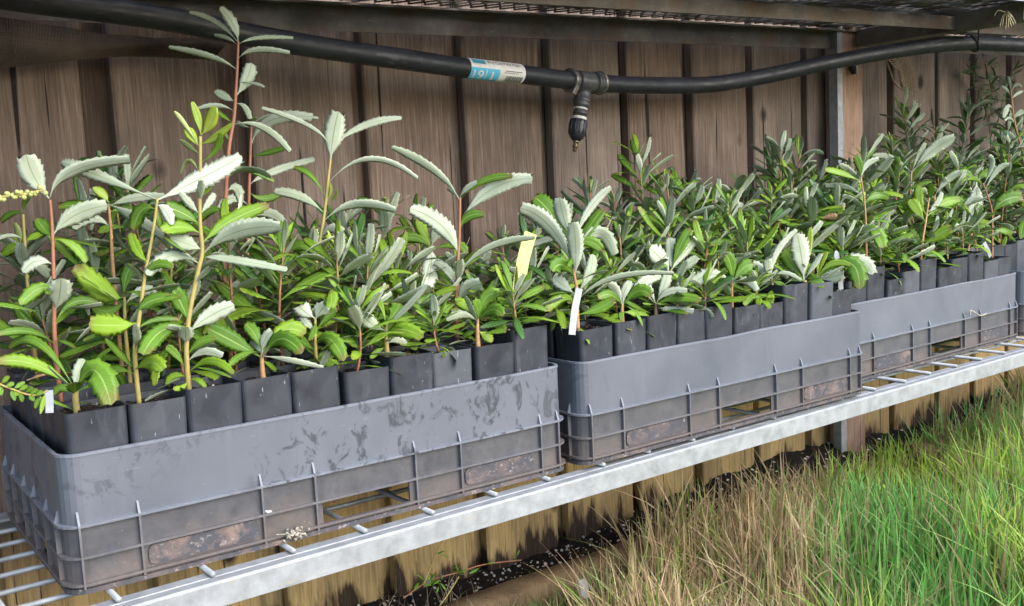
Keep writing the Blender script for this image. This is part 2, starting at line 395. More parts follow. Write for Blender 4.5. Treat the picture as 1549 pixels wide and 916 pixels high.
# wire deck: rods along the bench on top of cross rods
bm0 = None
def rod_mesh(L, axis, r):
    bm = bmesh.new(); tube(bm, [(0, 0, 0), (L, 0, 0)] if axis == 'x' else [(0, 0, 0), (0, L, 0)], r, 8); return from_bm(bm, 'rod', GALV, True)
ry = rod_mesh(.340, 'y', .0026); rx = rod_mesh(3.7, 'x', .0026)
for i in range(-12, 32):
    o = mesh_obj('deck_rod', ry, rack); o.location = (.042+.0763*i+random.uniform(-.002, .002), -.0225+random.uniform(-.003, .002), .0-.0026-GZ)
for k in range(7):
    o = mesh_obj('deck_rod', rx, rack); o.location = (-1.15, .034+.0455*k, -.0078-GZ)
DECK = .0001
# posts
for x in (-1.15, 1.536, 2.66):
    bm = bmesh.new()
    box(bm, x, x+.0165, .3285, .3312, -.32-GZ, .66-GZ); box(bm, x, x+.0027, .3314, .3475, -.32-GZ, .66-GZ)
    part('post', bm, GALV, rack)
for x in (-1.15, 2.66): rbox('post', GALV, x, x+.03, -.034, -.004, -.32, .56)
# upper tier
SL = .020
angle_rail('upper_front_rail', GALV, -1.2, 2.7, -.037, .034, .586, .034, slope=SL)
angle_rail('upper_mid_rail', GALV_OLD, -1.2, 1.585, .120, .030, .556, .0235, slope=SL)
angle_rail('upper_mid_rail', GALV_OLD, 1.625, 2.7, .120, .030, .553, .0235, slope=SL)
angle_rail('upper_back_rail', GALV_OLD, -1.2, 2.7, .345, -.020, .562, .034, slope=SL)
rbox('upper_cross_member', GALV_OLD, 1.587, 1.621, -.002, .32, .552, .583)
rbox('upper_cross_member', GALV_OLD, .02, .05, -.002, .119, .545, .570)
# woven mesh deck of the upper tier
bm = bmesh.new(); zt = lambda x: .5685+SL*(x-.5)
i = 0
for k in range(-30, 96):                 # two crossing families of flat strands (diamond mesh)
    for sgn in (-1, 1):
        x0 = k*.026; y0, y1 = -.03, .345; dx = (y1-y0)*.8*sgn
        a = Vector((x0, y0, zt(x0)+.0012*sgn-GZ)); b = Vector((x0+dx, y1, zt(x0+dx)+.0012*sgn-GZ))
        s = (b-a).cross(Vector((0, 0, 1))).normalized()*.0016; h = Vector((0, 0, .0020))
        q = [bm.verts.new(p) for p in (a-s, a+s, b+s, b-s, a-s+h, a+s+h, b+s+h, b-s+h)]
        for f in ((0, 3, 2, 1), (4, 5, 6, 7), (0, 1, 5, 4), (2, 3, 7, 6), (1, 2, 6, 5), (0, 4, 7, 3)): bm.faces.new([q[j] for j in f])
tag(part('mesh_deck', bm, GALV_OLD, rack), kind='stuff')
# dark liner and leaf litter lying on the mesh: torn strips with gaps between them
bm = bmesh.new()
for yb in range(9):
    y0 = -.026+yb*.041
    x = -1.0
    while x < 2.6:
        L_ = random.uniform(.018, .07); g = random.choice((.001, .002, .003, .006, .012)) if yb not in (5, 6) else random.choice((.002, .005, .012))
        z = zt(x)+.005-GZ+random.uniform(0, .004); yy = y0+random.uniform(-.003, .003); wv = random.uniform(.033, .041)
        box(bm, x, x+L_, yy, yy+wv, z, z+.0012); x += L_+g
tag(part('litter_liner', bm, LITTER, rack), kind='stuff')

# ================================================================== seedling crates
CL, CD, CH = .521, .285, .1176
RIBX = [.010, .058, .166, .218, .3265, .380, .484, .508]          # vertical ribs along the long side
RZ = (.0085, .0315, .058)
def rrect(L, D, r, n=5):
    """rounded rectangle path, counter-clockwise from the front-left corner end; returns points and arc params"""
    P = []
    for cx, cy, a0 in ((L-r, r, -PI/2), (L-r, D-r, 0), (r, D-r, PI/2), (r, r, PI)):
        P.append([(cx+r*math.cos(a0+PI/2*k/n), cy+r*math.sin(a0+PI/2*k/n)) for k in range(n+1)])
    return P
def crate_path(off=0.0, r=.016):
    P = rrect(CL, CD, r); out = []
    def straight(a, b, cuts, axis):
        for c in cuts:
            if axis == 'x': out.append((c, a[1]))
            else: out.append((a[0], c))
    fc = [.05*k for k in range(1, 10)]+[.219, .2253, .3195, .3265]
    fcs = sorted(set(round(c, 4) for c in fc)); sc = [.03*k for k in range(1, 9)]+[.072, .114, .173, .215]
    scs = sorted(set(round(c, 4) for c in sc))
    straight(P[3][-1], P[0][0], fcs, 'x'); out += P[0]; straight(P[0][-1], P[1][0], scs, 'y'); out += P[1]
    straight(P[1][-1], P[2][0], fcs[::-1], 'x'); out += P[2]; straight(P[2][-1], P[3][0], scs[::-1], 'y'); out += P[3]
    if off:
        q = []
        for i, (x, y) in enumerate(out):
            a, b = out[i-1], out[(i+1) % len(out)]; t = Vector((b[0]-a[0], b[1]-a[1])).normalized(); q.append((x+t.y*off, y-t.x*off))
        out = q
    return out
def warp(x, y, z, seed):
    k = max(0, z-.05)/.07
    nx, ny = (0, 1) if min(y, CD-y) < min(x, CL-x) else (1, 0)
    d = .0022*noise.noise(Vector((x*7+seed, y*7, seed*3)))*k
    return x+nx*d, y+ny*d, z+.0016*noise.noise(Vector((x*11, y*11, seed)))*k
def make_crate(loc, yaw, seed, label):
    root = tag(empty('seedling_crate', (loc[0], loc[1], DECK), yaw), label, 'crate', 'grey crates on the lower tier')
    P = crate_path(); Z = [.004, .0085, .031, .058, .085, CH]
    bm = bmesh.new(); V = [[bm.verts.new(warp(x, y, z, seed)) for x, y in P] for z in Z]
    n_ = len(P)
    for j in range(len(Z)-1):
        for i in range(n_):
            a, b = P[i], P[(i+1) % n_]; mx, my = (a[0]+b[0])/2, (a[1]+b[1])/2
            hole = j == 1 and ((my < .003 or my > CD-.003) and .2253 < mx < .3195)
            hole = hole or (j == 1 and (mx < .003 or mx > CL-.003) and (.072 < my < .114 or .173 < my < .215))
            if not hole: bm.faces.new((V[j][i], V[j][(i+1) % n_], V[j+1][(i+1) % n_], V[j+1][i]))
    wall = part('crate_wall', bm, CRATE, root, False)
    md = wall.modifiers.new('thickness', 'SOLIDIFY'); md.thickness = .0022; md.offset = -1
    # horizontal ribs: rings round the crate
    for z, ww in ((RZ[0], .0045), (RZ[1], .0042), (RZ[2], .0045)):
        bm = bmesh.new(); A = crate_path(-.0005); B = crate_path(ww); t = .0011
        R = [[bm.verts.new((*p, zz)) for p in Q] for Q, zz in ((A, z-t), (B, z-t), (B, z+t), (A, z+t))]
        for a, b in ((0, 1), (1, 2), (2, 3)):
            for i in range(n_): bm.faces.new((R[a][i], R[b][i], R[b][(i+1) % n_], R[a][(i+1) % n_]))
        bmesh.ops.recalc_face_normals(bm, faces=bm.faces); part('rib', bm, RIBM, root)
    bm = bmesh.new(); A = crate_path(-.0026); B = crate_path(.0007)
    R = [[bm.verts.new(warp(p[0], p[1], zz, seed)) for p in Q] for Q, zz in ((A, CH-.0004), (B, CH-.0018), (B, CH+.0006), (A, CH+.0006))]
    for a, b in ((0, 1), (1, 2), (2, 3), (3, 0)):
        for i in range(n_): bm.faces.new((R[a][i], R[b][i], R[b][(i+1) % n_], R[a][(i+1) % n_]))
    bmesh.ops.recalc_face_normals(bm, faces=bm.faces); part('rim', bm, RIBM, root)
    # vertical ribs
    def vrib():
        bm = bmesh.new(); t = .0009
        pr = [(.0005, .005), (-.0040, .005), (-.0043, .059), (-.0012, .068), (.0005, .070)]
        a = [bm.verts.new((-t, y, z)) for y, z in pr]; b = [bm.verts.new((t, y, z)) for y, z in pr]
        bm.faces.new(a); bm.faces.new(b[::-1])
        for k in range(5): bm.faces.new((a[k], b[k], b[(k+1) % 5], a[(k+1) % 5]))
        bmesh.ops.recalc_face_normals(bm, faces=bm.faces); return from_bm(bm, 'rib', RIBM)
    me = vrib()
    for x in RIBX:
        o = mesh_obj('rib', me, root); o.location = (x, 0, 0)
        o = mesh_obj('rib', me, root); o.location = (x, CD, 0); o.rotation_euler.z = PI
    for y in (.022, .066, .120, .166, .221, .265):
        o = mesh_obj('rib', me, root); o.location = (0, y, 0); o.rotation_euler.z = -PI/2
        o = mesh_obj('rib', me, root); o.location = (CL, y, 0); o.rotation_euler.z = PI/2
    # dirty rounded infill panels in the lower row
    for x0, x1 in ((.063, .161), (.385, .479)):
        bm = bmesh.new(); rr = .006; q = []
        for cx, cz, a0 in ((x1-rr, .0115+rr, -PI/2), (x1-rr, .0290-rr, 0), (x0+rr, .0290-rr, PI/2), (x0+rr, .0115+rr, PI)):
            q += [(cx+rr*math.cos(a0+PI/2*k/5), cz+rr*math.sin(a0+PI/2*k/5)) for k in range(6)]
        f = [bm.verts.new((x, -.0018, z)) for x, z in q]; bk = [bm.verts.new((x, .0004, z)) for x, z in q]
        bm.faces.new(f)
        for k in range(len(q)): bm.faces.new((f[k], bk[k], bk[(k+1) % len(q)], f[(k+1) % len(q)]))
        bmesh.ops.recalc_face_normals(bm, faces=bm.faces); part('infill_panel', bm, DIRT, root)
    # dirt-caked bottom flange and slatted base
    bm = bmesh.new(); A = crate_path(-.006); B = crate_path(.0022)
    R = [[bm.verts.new((p[0], p[1], zz+.0006*noise.noise(Vector((p[0]*40, p[1]*40, zz))))) for p in Q] for Q, zz in ((A, .0002), (B, .0002), (B, .0045), (A, .0050))]
    for a, b in ((0, 1), (1, 2), (2, 3), (3, 0)):
        for i in range(n_): bm.faces.new((R[a][i], R[b][i], R[b][(i+1) % n_], R[a][(i+1) % n_]))
    bmesh.ops.recalc_face_normals(bm, faces=bm.faces); part('bottom_flange', bm, DIRT, root)
    bm = bmesh.new()
    for k in range(12): box(bm, .012+.0415*k, .012+.0415*k+.034, .004, CD-.004, .0325, .0355)
    part('base', bm, CRATE, root)
    return root
CRATES = [((.011, .003), -.030, 1, 'water-stained grey crate whose lower rib carries a white fluffy blob'),
          ((.5515, -.0195), -.022, 2, 'clean-faced grey crate with a long white tag in its corner pot'),
          ((1.114, .020), .012, 3, 'grey crate set back from the rail with a bent stalk on its rib'),
          ((1.655, .022), .010, 4, 'grey crate at the far end of the row, screened by seedlings')]
crates = [make_crate(*a) for a in CRATES]
CNAME = ['the water-stained crate', 'the clean-faced crate', 'the set-back crate', 'the far-end crate']

# ================================================================== pots
def make_pot_mesh(seed):
    bm = bmesh.new(); H = .1165; nn = 4
    def ring(h, r, z, wob=0):
        out = []
        for cx, cy, a0 in ((h-r, -(h-r), -PI/2), (h-r, h-r, 0), (-(h-r), h-r, PI/2), (-(h-r), -(h-r), PI)):
            for k in range(nn+1):
                a = a0+PI/2*k/nn; x, y = cx+r*math.cos(a), cy+r*math.sin(a)
                out.append((x, y, z))
            if nn:   # mid-side point so the wall can bow
                pass
        q = []
        for i, p in enumerate(out):
            q.append(p)
            if i % (nn+1) == nn:
                b = out[(i+1) % len(out)]; m = [(p[j]+b[j])/2 for j in range(3)]; l = math.hypot(m[0], m[1])
                bow = wob*noise.noise(Vector((m[0]*90, m[1]*90, seed*5+z*9)))
                q.append((m[0]*(1+bow/l), m[1]*(1+bow/l), z+bow*.5))
        return [bm.verts.new(p) for p in q]
    R = [ring(.0215, .004, 0), ring(.0233, .0045, .05), ring(.0245, .005, .092, .0018), ring(.0250, .005, H, .0034), ring(.0240, .0045, H, .0034), ring(.0232, .0045, .092, .0012), ring(.0205, .004, .05)]
    for a, b in zip(R, R[1:]):
        for k in range(len(a)): bm.faces.new((a[k], a[(k+1) % len(a)], b[(k+1) % len(a)], b[k]))
    bm.faces.new(R[0][::-1]); bmesh.ops.recalc_face_normals(bm, faces=bm.faces)
    return from_bm(bm, 'seedling_pot', POT)
def make_soil_mesh(seed):
    bm = bmesh.new(); n_ = 9; h = .0229
    V = [[bm.verts.new((-h+2*h*i/n_, -h+2*h*j/n_, .0022*noise.noise(Vector((i*.5, j*.5, seed*7)))+.0018*noise.noise(Vector((i*1.7, j*1.7, seed))))) for i in range(n_+1)] for j in range(n_+1)]
    for j in range(n_):
        for i in range(n_): bm.faces.new((V[j][i], V[j][i+1], V[j+1][i+1], V[j+1][i]))
    for k in range(26):
        x, y = random.uniform(-.02, .02), random.uniform(-.02, .02); s = random.uniform(.0008, .0024)
        bmesh.ops.create_icosphere(bm, subdivisions=1, radius=s, matrix=Matrix.Translation((x, y, .0015)) @ Matrix.Rotation(random.random()*6, 4, 'Z') @ Matrix.Scale(random.uniform(1, 2.2), 4, (1, 0, 0)))
    return from_bm(bm, 'potting_mix', SOIL)
POTS = [make_pot_mesh(k) for k in range(4)]; SOILS = [make_soil_mesh(k) for k in range(4)]
ORD = ['corner', 'second', 'third', 'fourth', 'fifth', 'sixth', 'seventh', 'eighth', 'ninth', 'last']
pot_base = {}
HT = {(0, 9): 1.10, (1, 7): 1.14, (1, 8): 1.12, (1, 9): .98, (0, 8): 1.0, (0, 3): 1.02, (1, 5): .99, (1, 6): .96, (2, 1): 1.12, (2, 2): .93, (2, 4): 1.12, (2, 5): .97, (2, 6): 1.06, (2, 7): 1.1}
for ci, root in enumerate(crates):
    for r in range(5):
        for c in range(10):
            if ci == 3 and r < 2: continue
            lx = .0335+c*.0501+random.uniform(-.0006, .0006); ly = .0345+r*.0530+random.uniform(-.001, .001)
            if r == 0: ly = .0305+random.uniform(-.001, .0015)
            M = Matrix.Translation((CRATES[ci][0][0], CRATES[ci][0][1], 0)) @ Matrix.Rotation(CRATES[ci][1], 4, 'Z')
            p = M @ Vector((lx, ly, DECK+.0357))
            o = mesh_obj('seedling_pot', random.choice(POTS)); o.location = p
            sz = (HT.get((ci, c), random.uniform(.95, 1.05)) if r == 0 else random.uniform(.97, 1.05))
            o.scale = (random.uniform(.985, 1.012), random.uniform(.985, 1.012), sz); o.rotation_euler = (random.uniform(-.022, .022), random.uniform(-.022, .022), CRATES[ci][1]+random.uniform(-.02, .02))
            if r == 0:
                tag(o, ('black square pot in the front left corner of '+CNAME[ci]) if c == 0 else (f'black square pot, {ORD[c]} along the front row of {CNAME[ci]} from its left corner'), 'pot', 'black pots in the crates')
            else:
                tag(o, f'black square pot under foliage in the {ORD[r]} row back of {CNAME[ci]}', 'pot', f'pots of the {ORD[r]} row of {CNAME[ci]}')
            s = mesh_obj('potting_mix', random.choice(SOILS), o); s.location.z = (.1105)-(.003 if r else 0)+random.uniform(-.004, .003); s.rotation_euler.z = random.choice((0, PI/2, PI))
            pot_base[(ci, r, c)] = Vector((p.x, p.y, p.z+s.location.z*sz-.002))

# ================================================================== leaves
def leaf_profile(t, tw=.55, peak=.68):
    if t < .13: return .08+.05*(t/.13)
    pk = peak-.06
    if t < pk: k = (t-.13)/(pk-.13); return .13+.87*(1-(1-k)**2.1)
    peak = pk
    k = (t-peak)/(1-peak); return 1-(1-tw)*k**2.2
def leaf_mesh(name, spine, nrm, width, mats, teeth=8, fold=.25, tw=.5, peak=.68, rows=None, tooth=.20, wave=.018, seed=0):
    """spine(t)->Vector; nrm(t)->Vector: upper-side normal; two sheets: upper (slot 0), underside (slot 1)"""
    bm = bmesh.new(); uvl = bm.loops.layers.uv.new('UVMap'); ts = [0, .05, .11, .17, .23]
    t0 = .28
    for k in range(teeth):
        a = t0+(1-t0)*k/teeth; d = (1-t0)/teeth; ts += [a+.0*d, a+.78*d]
    ts.append(1.0)
    cols = (-1, -.5, 0, .5, 1); th = .00016
    rnd = random.Random(seed); up = []; dn = []; uvs = []
    jl = [[rnd.uniform(.4, 1.3) for _ in range(teeth+1)] for s in (0, 1)]
    for i, t in enumerate(ts):
        P = spine(t); T = (spine(min(1, t+.02))-spine(max(0, t-.02))).normalized(); n_ = nrm(t); n_ = (n_-T*n_.dot(T)).normalized(); B = T.cross(n_)
        hw = width*.5*leaf_profile(t, tw, peak)
        ru, rd, uv = [], [], []
        for c in cols:
            side = 0 if c < 0 else 1; k = min(teeth, max(0, int((t-t0)/(1-t0)*teeth+1e-6)))
            f = 1.0; bx = 0.0
            if abs(c) == 1 and t > t0-.01:
                tip = (i-5) % 2 == 1 or t == 1.0
                f = 1+tooth*(jl[side][k] if tip else -.45)
                if tip and t < 1: bx = .06*width*jl[side][k]
            w_ = hw*c*f
            h = fold*hw*abs(c)-.10*hw*c*c*fold + wave*width*math.sin(t*17+c*2.1+seed)*abs(c)
            Q = P+B*w_+n_*h+T*bx*abs(c)
            if t == 1.0: Q = Q-T*(width*.16*abs(c)**1.5)
            thick = th*(4 if c == 0 else (1 if abs(c) < 1 else 0))
            ru.append(bm.verts.new(Q)); rd.append(ru[-1] if thick == 0 else bm.verts.new(Q-n_*thick)); uv.append((t, c))
        up.append(ru); dn.append(rd); uvs.append(uv)
    for i in range(len(ts)-1):
        for k in range(4):
            f = bm.faces.new((up[i][k], up[i+1][k], up[i+1][k+1], up[i][k+1])); f.material_index = 0
            for l, (a, b) in zip(f.loops, ((i, k), (i+1, k), (i+1, k+1), (i, k+1))): l[uvl].uv = uvs[a][b]
            f = bm.faces.new((dn[i][k], dn[i][k+1], dn[i+1][k+1], dn[i+1][k])); f.material_index = 1
            for l, (a, b) in zip(f.loops, ((i, k), (i, k+1), (i+1, k+1), (i+1, k))): l[uvl].uv = uvs[a][b]
    me = from_bm(bm, name, mats, True)
    return me
# shared leaf shapes (unit length along +X, upper side +Z)
def proto_leaf(curl, wid, mats, seed, teeth=8, twist=0.0, tw=.5, fold=.25, peak=.68):
    def sp(t):
        a = curl*t; return Vector((math.sin(a)/curl if abs(curl) > 1e-3 else t, .05*math.sin(t*3+seed)*t, -(1-math.cos(a))/curl if abs(curl) > 1e-3 else 0))
    def nr(t): a = curl*t; r = twist*t; return Vector((math.sin(a)*math.cos(r), math.sin(r), math.cos(a)*math.cos(r)))
    return leaf_mesh('leaf', sp, nr, wid, mats, teeth, fold, tw, peak, seed=seed)
LV = {'g': [], 'd': [], 'l': [], 'y': []}
for k in range(36):
    rr = random.Random(100+k)
    cu = rr.choice((.1, .3, .5, .7, -.3, .95, 1.3)); wd = rr.uniform(.145, .245); tww = rr.uniform(-1.1, 1.1); tip = rr.uniform(.3, .62)
    for key, mats in (('g', [G_TOP, G_BOT]), ('d', [G_DARK, G_BOT2]), ('l', [G_LIME, G_BOT])):
        LV[key].append(proto_leaf(cu, wd, mats, k, rr.choice((6, 7, 8, 9)), tww, tip, rr.uniform(-.05, .14)))
for k in range(6):
    rr = random.Random(300+k)
    LV['y'].append(proto_leaf(rr.uniform(-.3, .6), rr.uniform(.14, .24), [G_YNG, G_YNGB], k, 5, rr.uniform(-.4, .4), .35, .5))

def stem_mesh(pts, r0, r1, mat):
    bm = bmesh.new(); n_ = len(pts)
    tube(bm, pts, [r0+(r1-r0)*i/(n_-1) for i in range(n_)], 7); return from_bm(bm, 'stem', mat, True)
def place_leaf(plant, me, base, dirv, upv, length):
    d = dirv.normalized(); z = (upv-d*upv.dot(d)).normalized(); y = z.cross(d)
    o = mesh_obj('leaf', me, plant)
    R = Matrix((d, y, z)).transposed().to_4x4()
    o.matrix_local = Matrix.Translation(base) @ R @ Matrix.Scale(length, 4)
    return o
def seedling(base, h, rnd, n_leaves, L0, tone='g', stem='o', lean=None, label='', group=None, young=.25, spread=1.0, bare=.0, lime=.3, dark=.15):
    root = tag(empty('seedling', base), label, 'seedling', group)
    lean = lean or (rnd.uniform(-.12, .12), rnd.uniform(-.12, .12)); b1, b2 = rnd.uniform(-.06, .06), rnd.uniform(-.06, .06)
    def sp(t): return Vector((lean[0]*h*t+b1*h*math.sin(t*PI), lean[1]*h*t+b2*h*math.sin(t*PI), h*t))
    mesh_obj('stem', stem_mesh([sp(k/6) for k in range(7)], .0011+.006*h, .0009, STEMS[stem]), root)
    a = rnd.random()*6.28
    for k in range(n_leaves):
        t = bare+(1-bare)*((k+.6)/n_leaves)**.8; t = min(t, 1)
        a += 2.4+rnd.uniform(-.3, .3)
        el = math.radians((-2+62*t**1.5)+rnd.uniform(-14, 14))/max(.7, spread)
        L = L0*rnd.uniform(.72, 1.15)*(1.05-.35*max(0, t-.7)/.3)
        if t < .25: L *= .55+t
        P = sp(t); dv = Vector((math.cos(a)*math.cos(el), math.sin(a)*math.cos(el), math.sin(el)))
        uv_ = Vector((-math.cos(a)*math.sin(el), -math.sin(a)*math.sin(el), math.cos(el)))+Vector((rnd.uniform(-.35, .35), rnd.uniform(-.35, .35), 0))
        ky = tone
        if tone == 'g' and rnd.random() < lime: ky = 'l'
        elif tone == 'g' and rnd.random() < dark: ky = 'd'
        place_leaf(root, rnd.choice(LV[ky]), P, dv, uv_, L)
    if rnd.random() < young*2:
        for k in range(rnd.choice((3, 4, 5))):
            a += 2.3; el = math.radians(rnd.uniform(48, 80)); dv = Vector((math.cos(a)*math.cos(el), math.sin(a)*math.cos(el), math.sin(el)))
            place_leaf(root, rnd.choice(LV['y']), sp(.99), dv, Vector((-math.cos(a), -math.sin(a), .2)), L0*rnd.uniform(.22, .45))
    return root

# ================================================================== individually measured seedlings
# leaf: (base x, y, mid x, y, tip x, y, width px, side, depth shift of tip) -- read off the photo at the depth of that plant
def hero(label, foot, stem_px, mat, leaves, Y=None, r0=.0022, r1=.0012, extra=0, tone='g', L0=.06, seed=1, droots=None, group=None, r_extra=(0, 1)):
    rnd = random.Random(seed*13+5)
    F0 = foot.copy(); fx_ = aty(*stem_px[0], F0.y).x; F0.x += max(-.017, min(.017, fx_-F0.x)); root = tag(empty('seedling', F0), label, 'seedling', group)
    ztop = aty(*stem_px[-1], F0.y)
    pts = [Vector((0, 0, 0))]
    for k, (x, y) in enumerate(stem_px): pts.append(aty(x, y, F0.y)-F0)
    sm = catmull(pts, 4)
    mesh_obj('stem', stem_mesh(sm, r0, r1, STEMS[mat]), root)
    def stem_depth(y): return None
    for k, lf in enumerate(leaves):
        bx, by, mx, my, tx, ty, wpx, side = lf[:8]; dd = lf[8] if len(lf) > 8 else rnd.uniform(-.02, .02); sel = lf[9] if len(lf) > 9 else None
        Bp = aty(bx, by, F0.y); D = depth(Bp)
        Bp = Bp-F0; Tp = atd(tx, ty, D+dd)-F0; Cp = atd(2*mx-.5*(bx+tx), 2*my-.5*(by+ty), D+dd*.4)-F0
        def sp(t, B=Bp, Q=Cp, T=Tp): return B*(1-t)**2+Q*2*t*(1-t)+T*t*t
        Dm = D+dd*.5; roll = rnd.uniform(-.5, .5); wid = min(wpx/FPX*Dm/math.cos(roll), .030)
        view = (Vector(CAM)-(F0+Cp)).normalized()
        sgn = 1 if side in 'gly' else -1
        ax = (Tp-Bp).normalized()
        nv = view*sgn
        # roll the blade about its own axis, green sides tipping up towards the sky
        q = Matrix.Rotation(roll, 3, ax); nv2 = q @ nv
        if side in 'gly' and nv2.z < nv.z: nv2 = Matrix.Rotation(-roll, 3, ax) @ nv
        mats = {'g': [G_TOP, G_BOT], 'l': [G_LIME, G_BOT], 'y': [G_YNG, G_YNGB], 'w': [G_TOP, G_BOT], 'v': [G_DARK, G_BOT2], 'b': [G_YNG, G_YNGB]}[side]
        if sel == 'dry': mats = [G_DRY, G_DRY]
        ln = (Tp-Bp).length
        me = leaf_mesh('leaf', sp, lambda t, v=nv2: v, wid, mats, max(4, min(11, int(ln/.0075))), rnd.uniform(-.06, .12), rnd.uniform(.42, .66) if side not in 'yb' else .3, rnd.uniform(.62, .78), tooth=.17 if side not in 'yb' else .02, seed=k+seed)
        mesh_obj('leaf', me, root)
    if extra:
        n_ = len(sm)
        for k in range(extra):
            t = r_extra[0]+(r_extra[1]-r_extra[0])*(k+.5)/extra; P = sm[int(t*(n_-1))]; a = k*2.4+seed; el = math.radians(rnd.uniform(-10, 45))
            dv = Vector((math.cos(a)*math.cos(el), math.sin(a)*math.cos(el), math.sin(el)))
            place_leaf(root, rnd.choice(LV[tone]), P, dv, Vector((-math.cos(a)*math.sin(el), -math.sin(a)*math.sin(el), math.cos(el))), L0*rnd.uniform(.7, 1.1))
    return root
def spot(ci, r, c): return pot_base[(ci, r, c)]
used = set()
def at_pot(ci, r, c): used.add((ci, r, c)); return spot(ci, r, c)
exec_heroes = True

def proj(P):
    d = np.array(P)-CAM; z = d @ CF; return 774.5+FPX*(d @ CR)/z, 458-FPX*(d @ CU)/z
def near(ci, r, x):
    c = min((c for c in range(10) if (ci, r, c) in pot_base and (ci, r, c) not in used), key=lambda c: abs(proj(pot_base[(ci, r, c)])[0]-x))
    used.add((ci, r, c)); return pot_base[(ci, r, c)]
hero('tallest seedling, bare red stem with sparse pale toothed leaves reaching the black pipe', near(0, 2, 335), [(338, 400), (342, 291), (346, 226), (354, 177), (357, 135), (359, 101), (360.5, 62)], 'r', [
    (360, 62, 353, 37, 333, 10, 16, 'w'), (360, 64, 327, 33, 286, 18, 9, 'w'), (358, 67, 343, 57, 324, 53, 7, 'v'), (361, 67, 390, 57, 444, 57, 7, 'w'),
    (360, 89, 388, 75, 439, 80, 9, 'w'), (358, 105, 320, 86, 255, 71, 10, 'w'), (357, 145, 373, 120, 380, 95, 21, 'w'), (358, 123, 385, 126, 400, 132, 5, 'v'),
    (356, 154, 340, 146, 325, 137, 14, 'w'), (354, 168, 328, 159, 297, 165, 8, 'w'), (356, 156, 370, 162, 378, 180, 10, 'v'), (353, 186, 336, 174, 326, 165, 7, 'g'),
    (353, 188, 397, 192, 439, 229, 11, 'w'), (348, 214, 343, 206, 340, 199, 5, 'b'), (345, 262, 370, 255, 415, 274, 9, 'g'), (343, 290, 357, 284, 364, 305, 16, 'w'), (341, 320, 318, 318, 300, 335, 14, 'g')], r0=.0026, seed=1, L0=.052, extra=9, r_extra=(.05, .4))
hero('second tallest red-stemmed seedling standing just behind the tallest one', near(0, 3, 372), [(375, 420), (376.5, 300), (378.5, 238), (380.5, 183)], 'r', [
    (381, 216, 410, 182, 474, 177, 18, 'w'), (381, 189, 415, 174, 482, 179, 8, 'w'), (380, 193, 366, 189, 358, 183, 7, 'v'), (378, 279, 410, 260, 476, 240, 12, 'w'),
    (379, 236, 407, 230, 436, 221, 9, 'g'), (381, 184, 384, 180, 386, 176, 6, 'b'), (377, 290, 398, 300, 425, 292, 12, 'g'), (376, 310, 350, 300, 330, 318, 16, 'w'), (376, 330, 405, 322, 432, 340, 16, 'w')], r0=.0024, seed=2, L0=.052, extra=9, r_extra=(.05, .45))
hero('yellow-stemmed seedling topped with lime new leaves in the third front pot', near(0, 0, 300), [(282, 540), (284, 495), (290, 455), (300, 408), (306, 380), (303, 343), (302, 302), (303, 257), (303, 206)], 'y', [
    (304, 204, 299, 179, 290, 153, 13, 'y'), (304, 204, 317, 185, 325, 160, 20, 'y'), (300, 220, 279, 187, 263, 168, 8, 'b'), (302, 222, 290, 206, 281, 192, 17, 'y'),
    (304, 217, 325, 208, 352, 186, 12, 'y'), (305, 245, 328, 224, 333, 200, 10, 'l'), (303, 233, 287, 222, 272, 211, 8, 'b'), (303, 266, 287, 242, 273, 262, 6, 'b'),
    (302, 325, 286, 306, 272, 290, 12, 'w'), (302, 325, 315, 308, 325, 292, 12, 'w'), (303, 303, 304, 288, 304, 272, 11, 'w', -.02), (303, 300, 313, 284, 319, 270, 12, 'l'),
    (301, 338, 276, 322, 249, 312, 27, 'g', -.02), (302, 352, 274, 343, 245, 349, 22, 'l', -.03), (306, 368, 345, 336, 407, 309, 23, 'l'), (309, 382, 358, 350, 426, 343, 30, 'w', -.02),
    (306, 378, 282, 368, 256, 360, 27, 'w'), (302, 400, 262, 386, 222, 416, 22, 'w', -.03), (309, 390, 343, 391, 435, 408, 13, 'w'), (286, 487, 274, 459, 262, 439, 27, 'g'),
    (283, 495, 245, 500, 216, 536, 28, 'g', -.05), (285, 503, 317, 478, 355, 461, 25, 'w'), (282, 520, 281, 507, 280, 494, 22, 'w', -.02), (283, 538, 302, 518, 327, 512, 14, 'g'),
    (283, 548, 308, 532, 337, 539, 14, 'v'), (281, 556, 264, 534, 251, 524, 14, 'g'), (284, 565, 318, 546, 353, 565, 14, 'l', -.03), (285, 576, 299, 574, 311, 586, 9, 'l'), (284, 571, 264, 568, 252, 583, 13, 'l'), (284, 575, 276, 585, 262, 588, 9, 'l')], r0=.0026, r1=.0015, extra=10, L0=.045, r_extra=(0, .6), seed=3)
hero('red-stemmed seedling with a broad upright pale leaf near the crate end', near(0, 1, 92), [(83, 516), (82, 450), (80.6, 393), (78.6, 338), (75.7, 302)], 'r', [
    (74, 300, 52, 268, 39, 233, 35, 'w'), (76, 298, 110, 258, 197, 241, 18, 'w'), (78, 357, 67, 346, 55, 330, 20, 'g'), (80, 361, 110, 371, 130, 397, 15, 'l'),
    (80, 356, 112, 326, 163, 310, 28, 'w'), (83, 470, 90, 446, 92, 420, 32, 'w', -.02), (83, 521, 44, 501, -5, 506, 13, 'g', -.04), (83, 489, 111, 457, 149, 459, 15, 'g'), (80, 400, 55, 395, 35, 412, 20, 'w'), (82, 440, 60, 436, 30, 460, 22, 'd' if False else 'g')], r0=.0023, seed=4, L0=.052, extra=10, r_extra=(.1, .5))
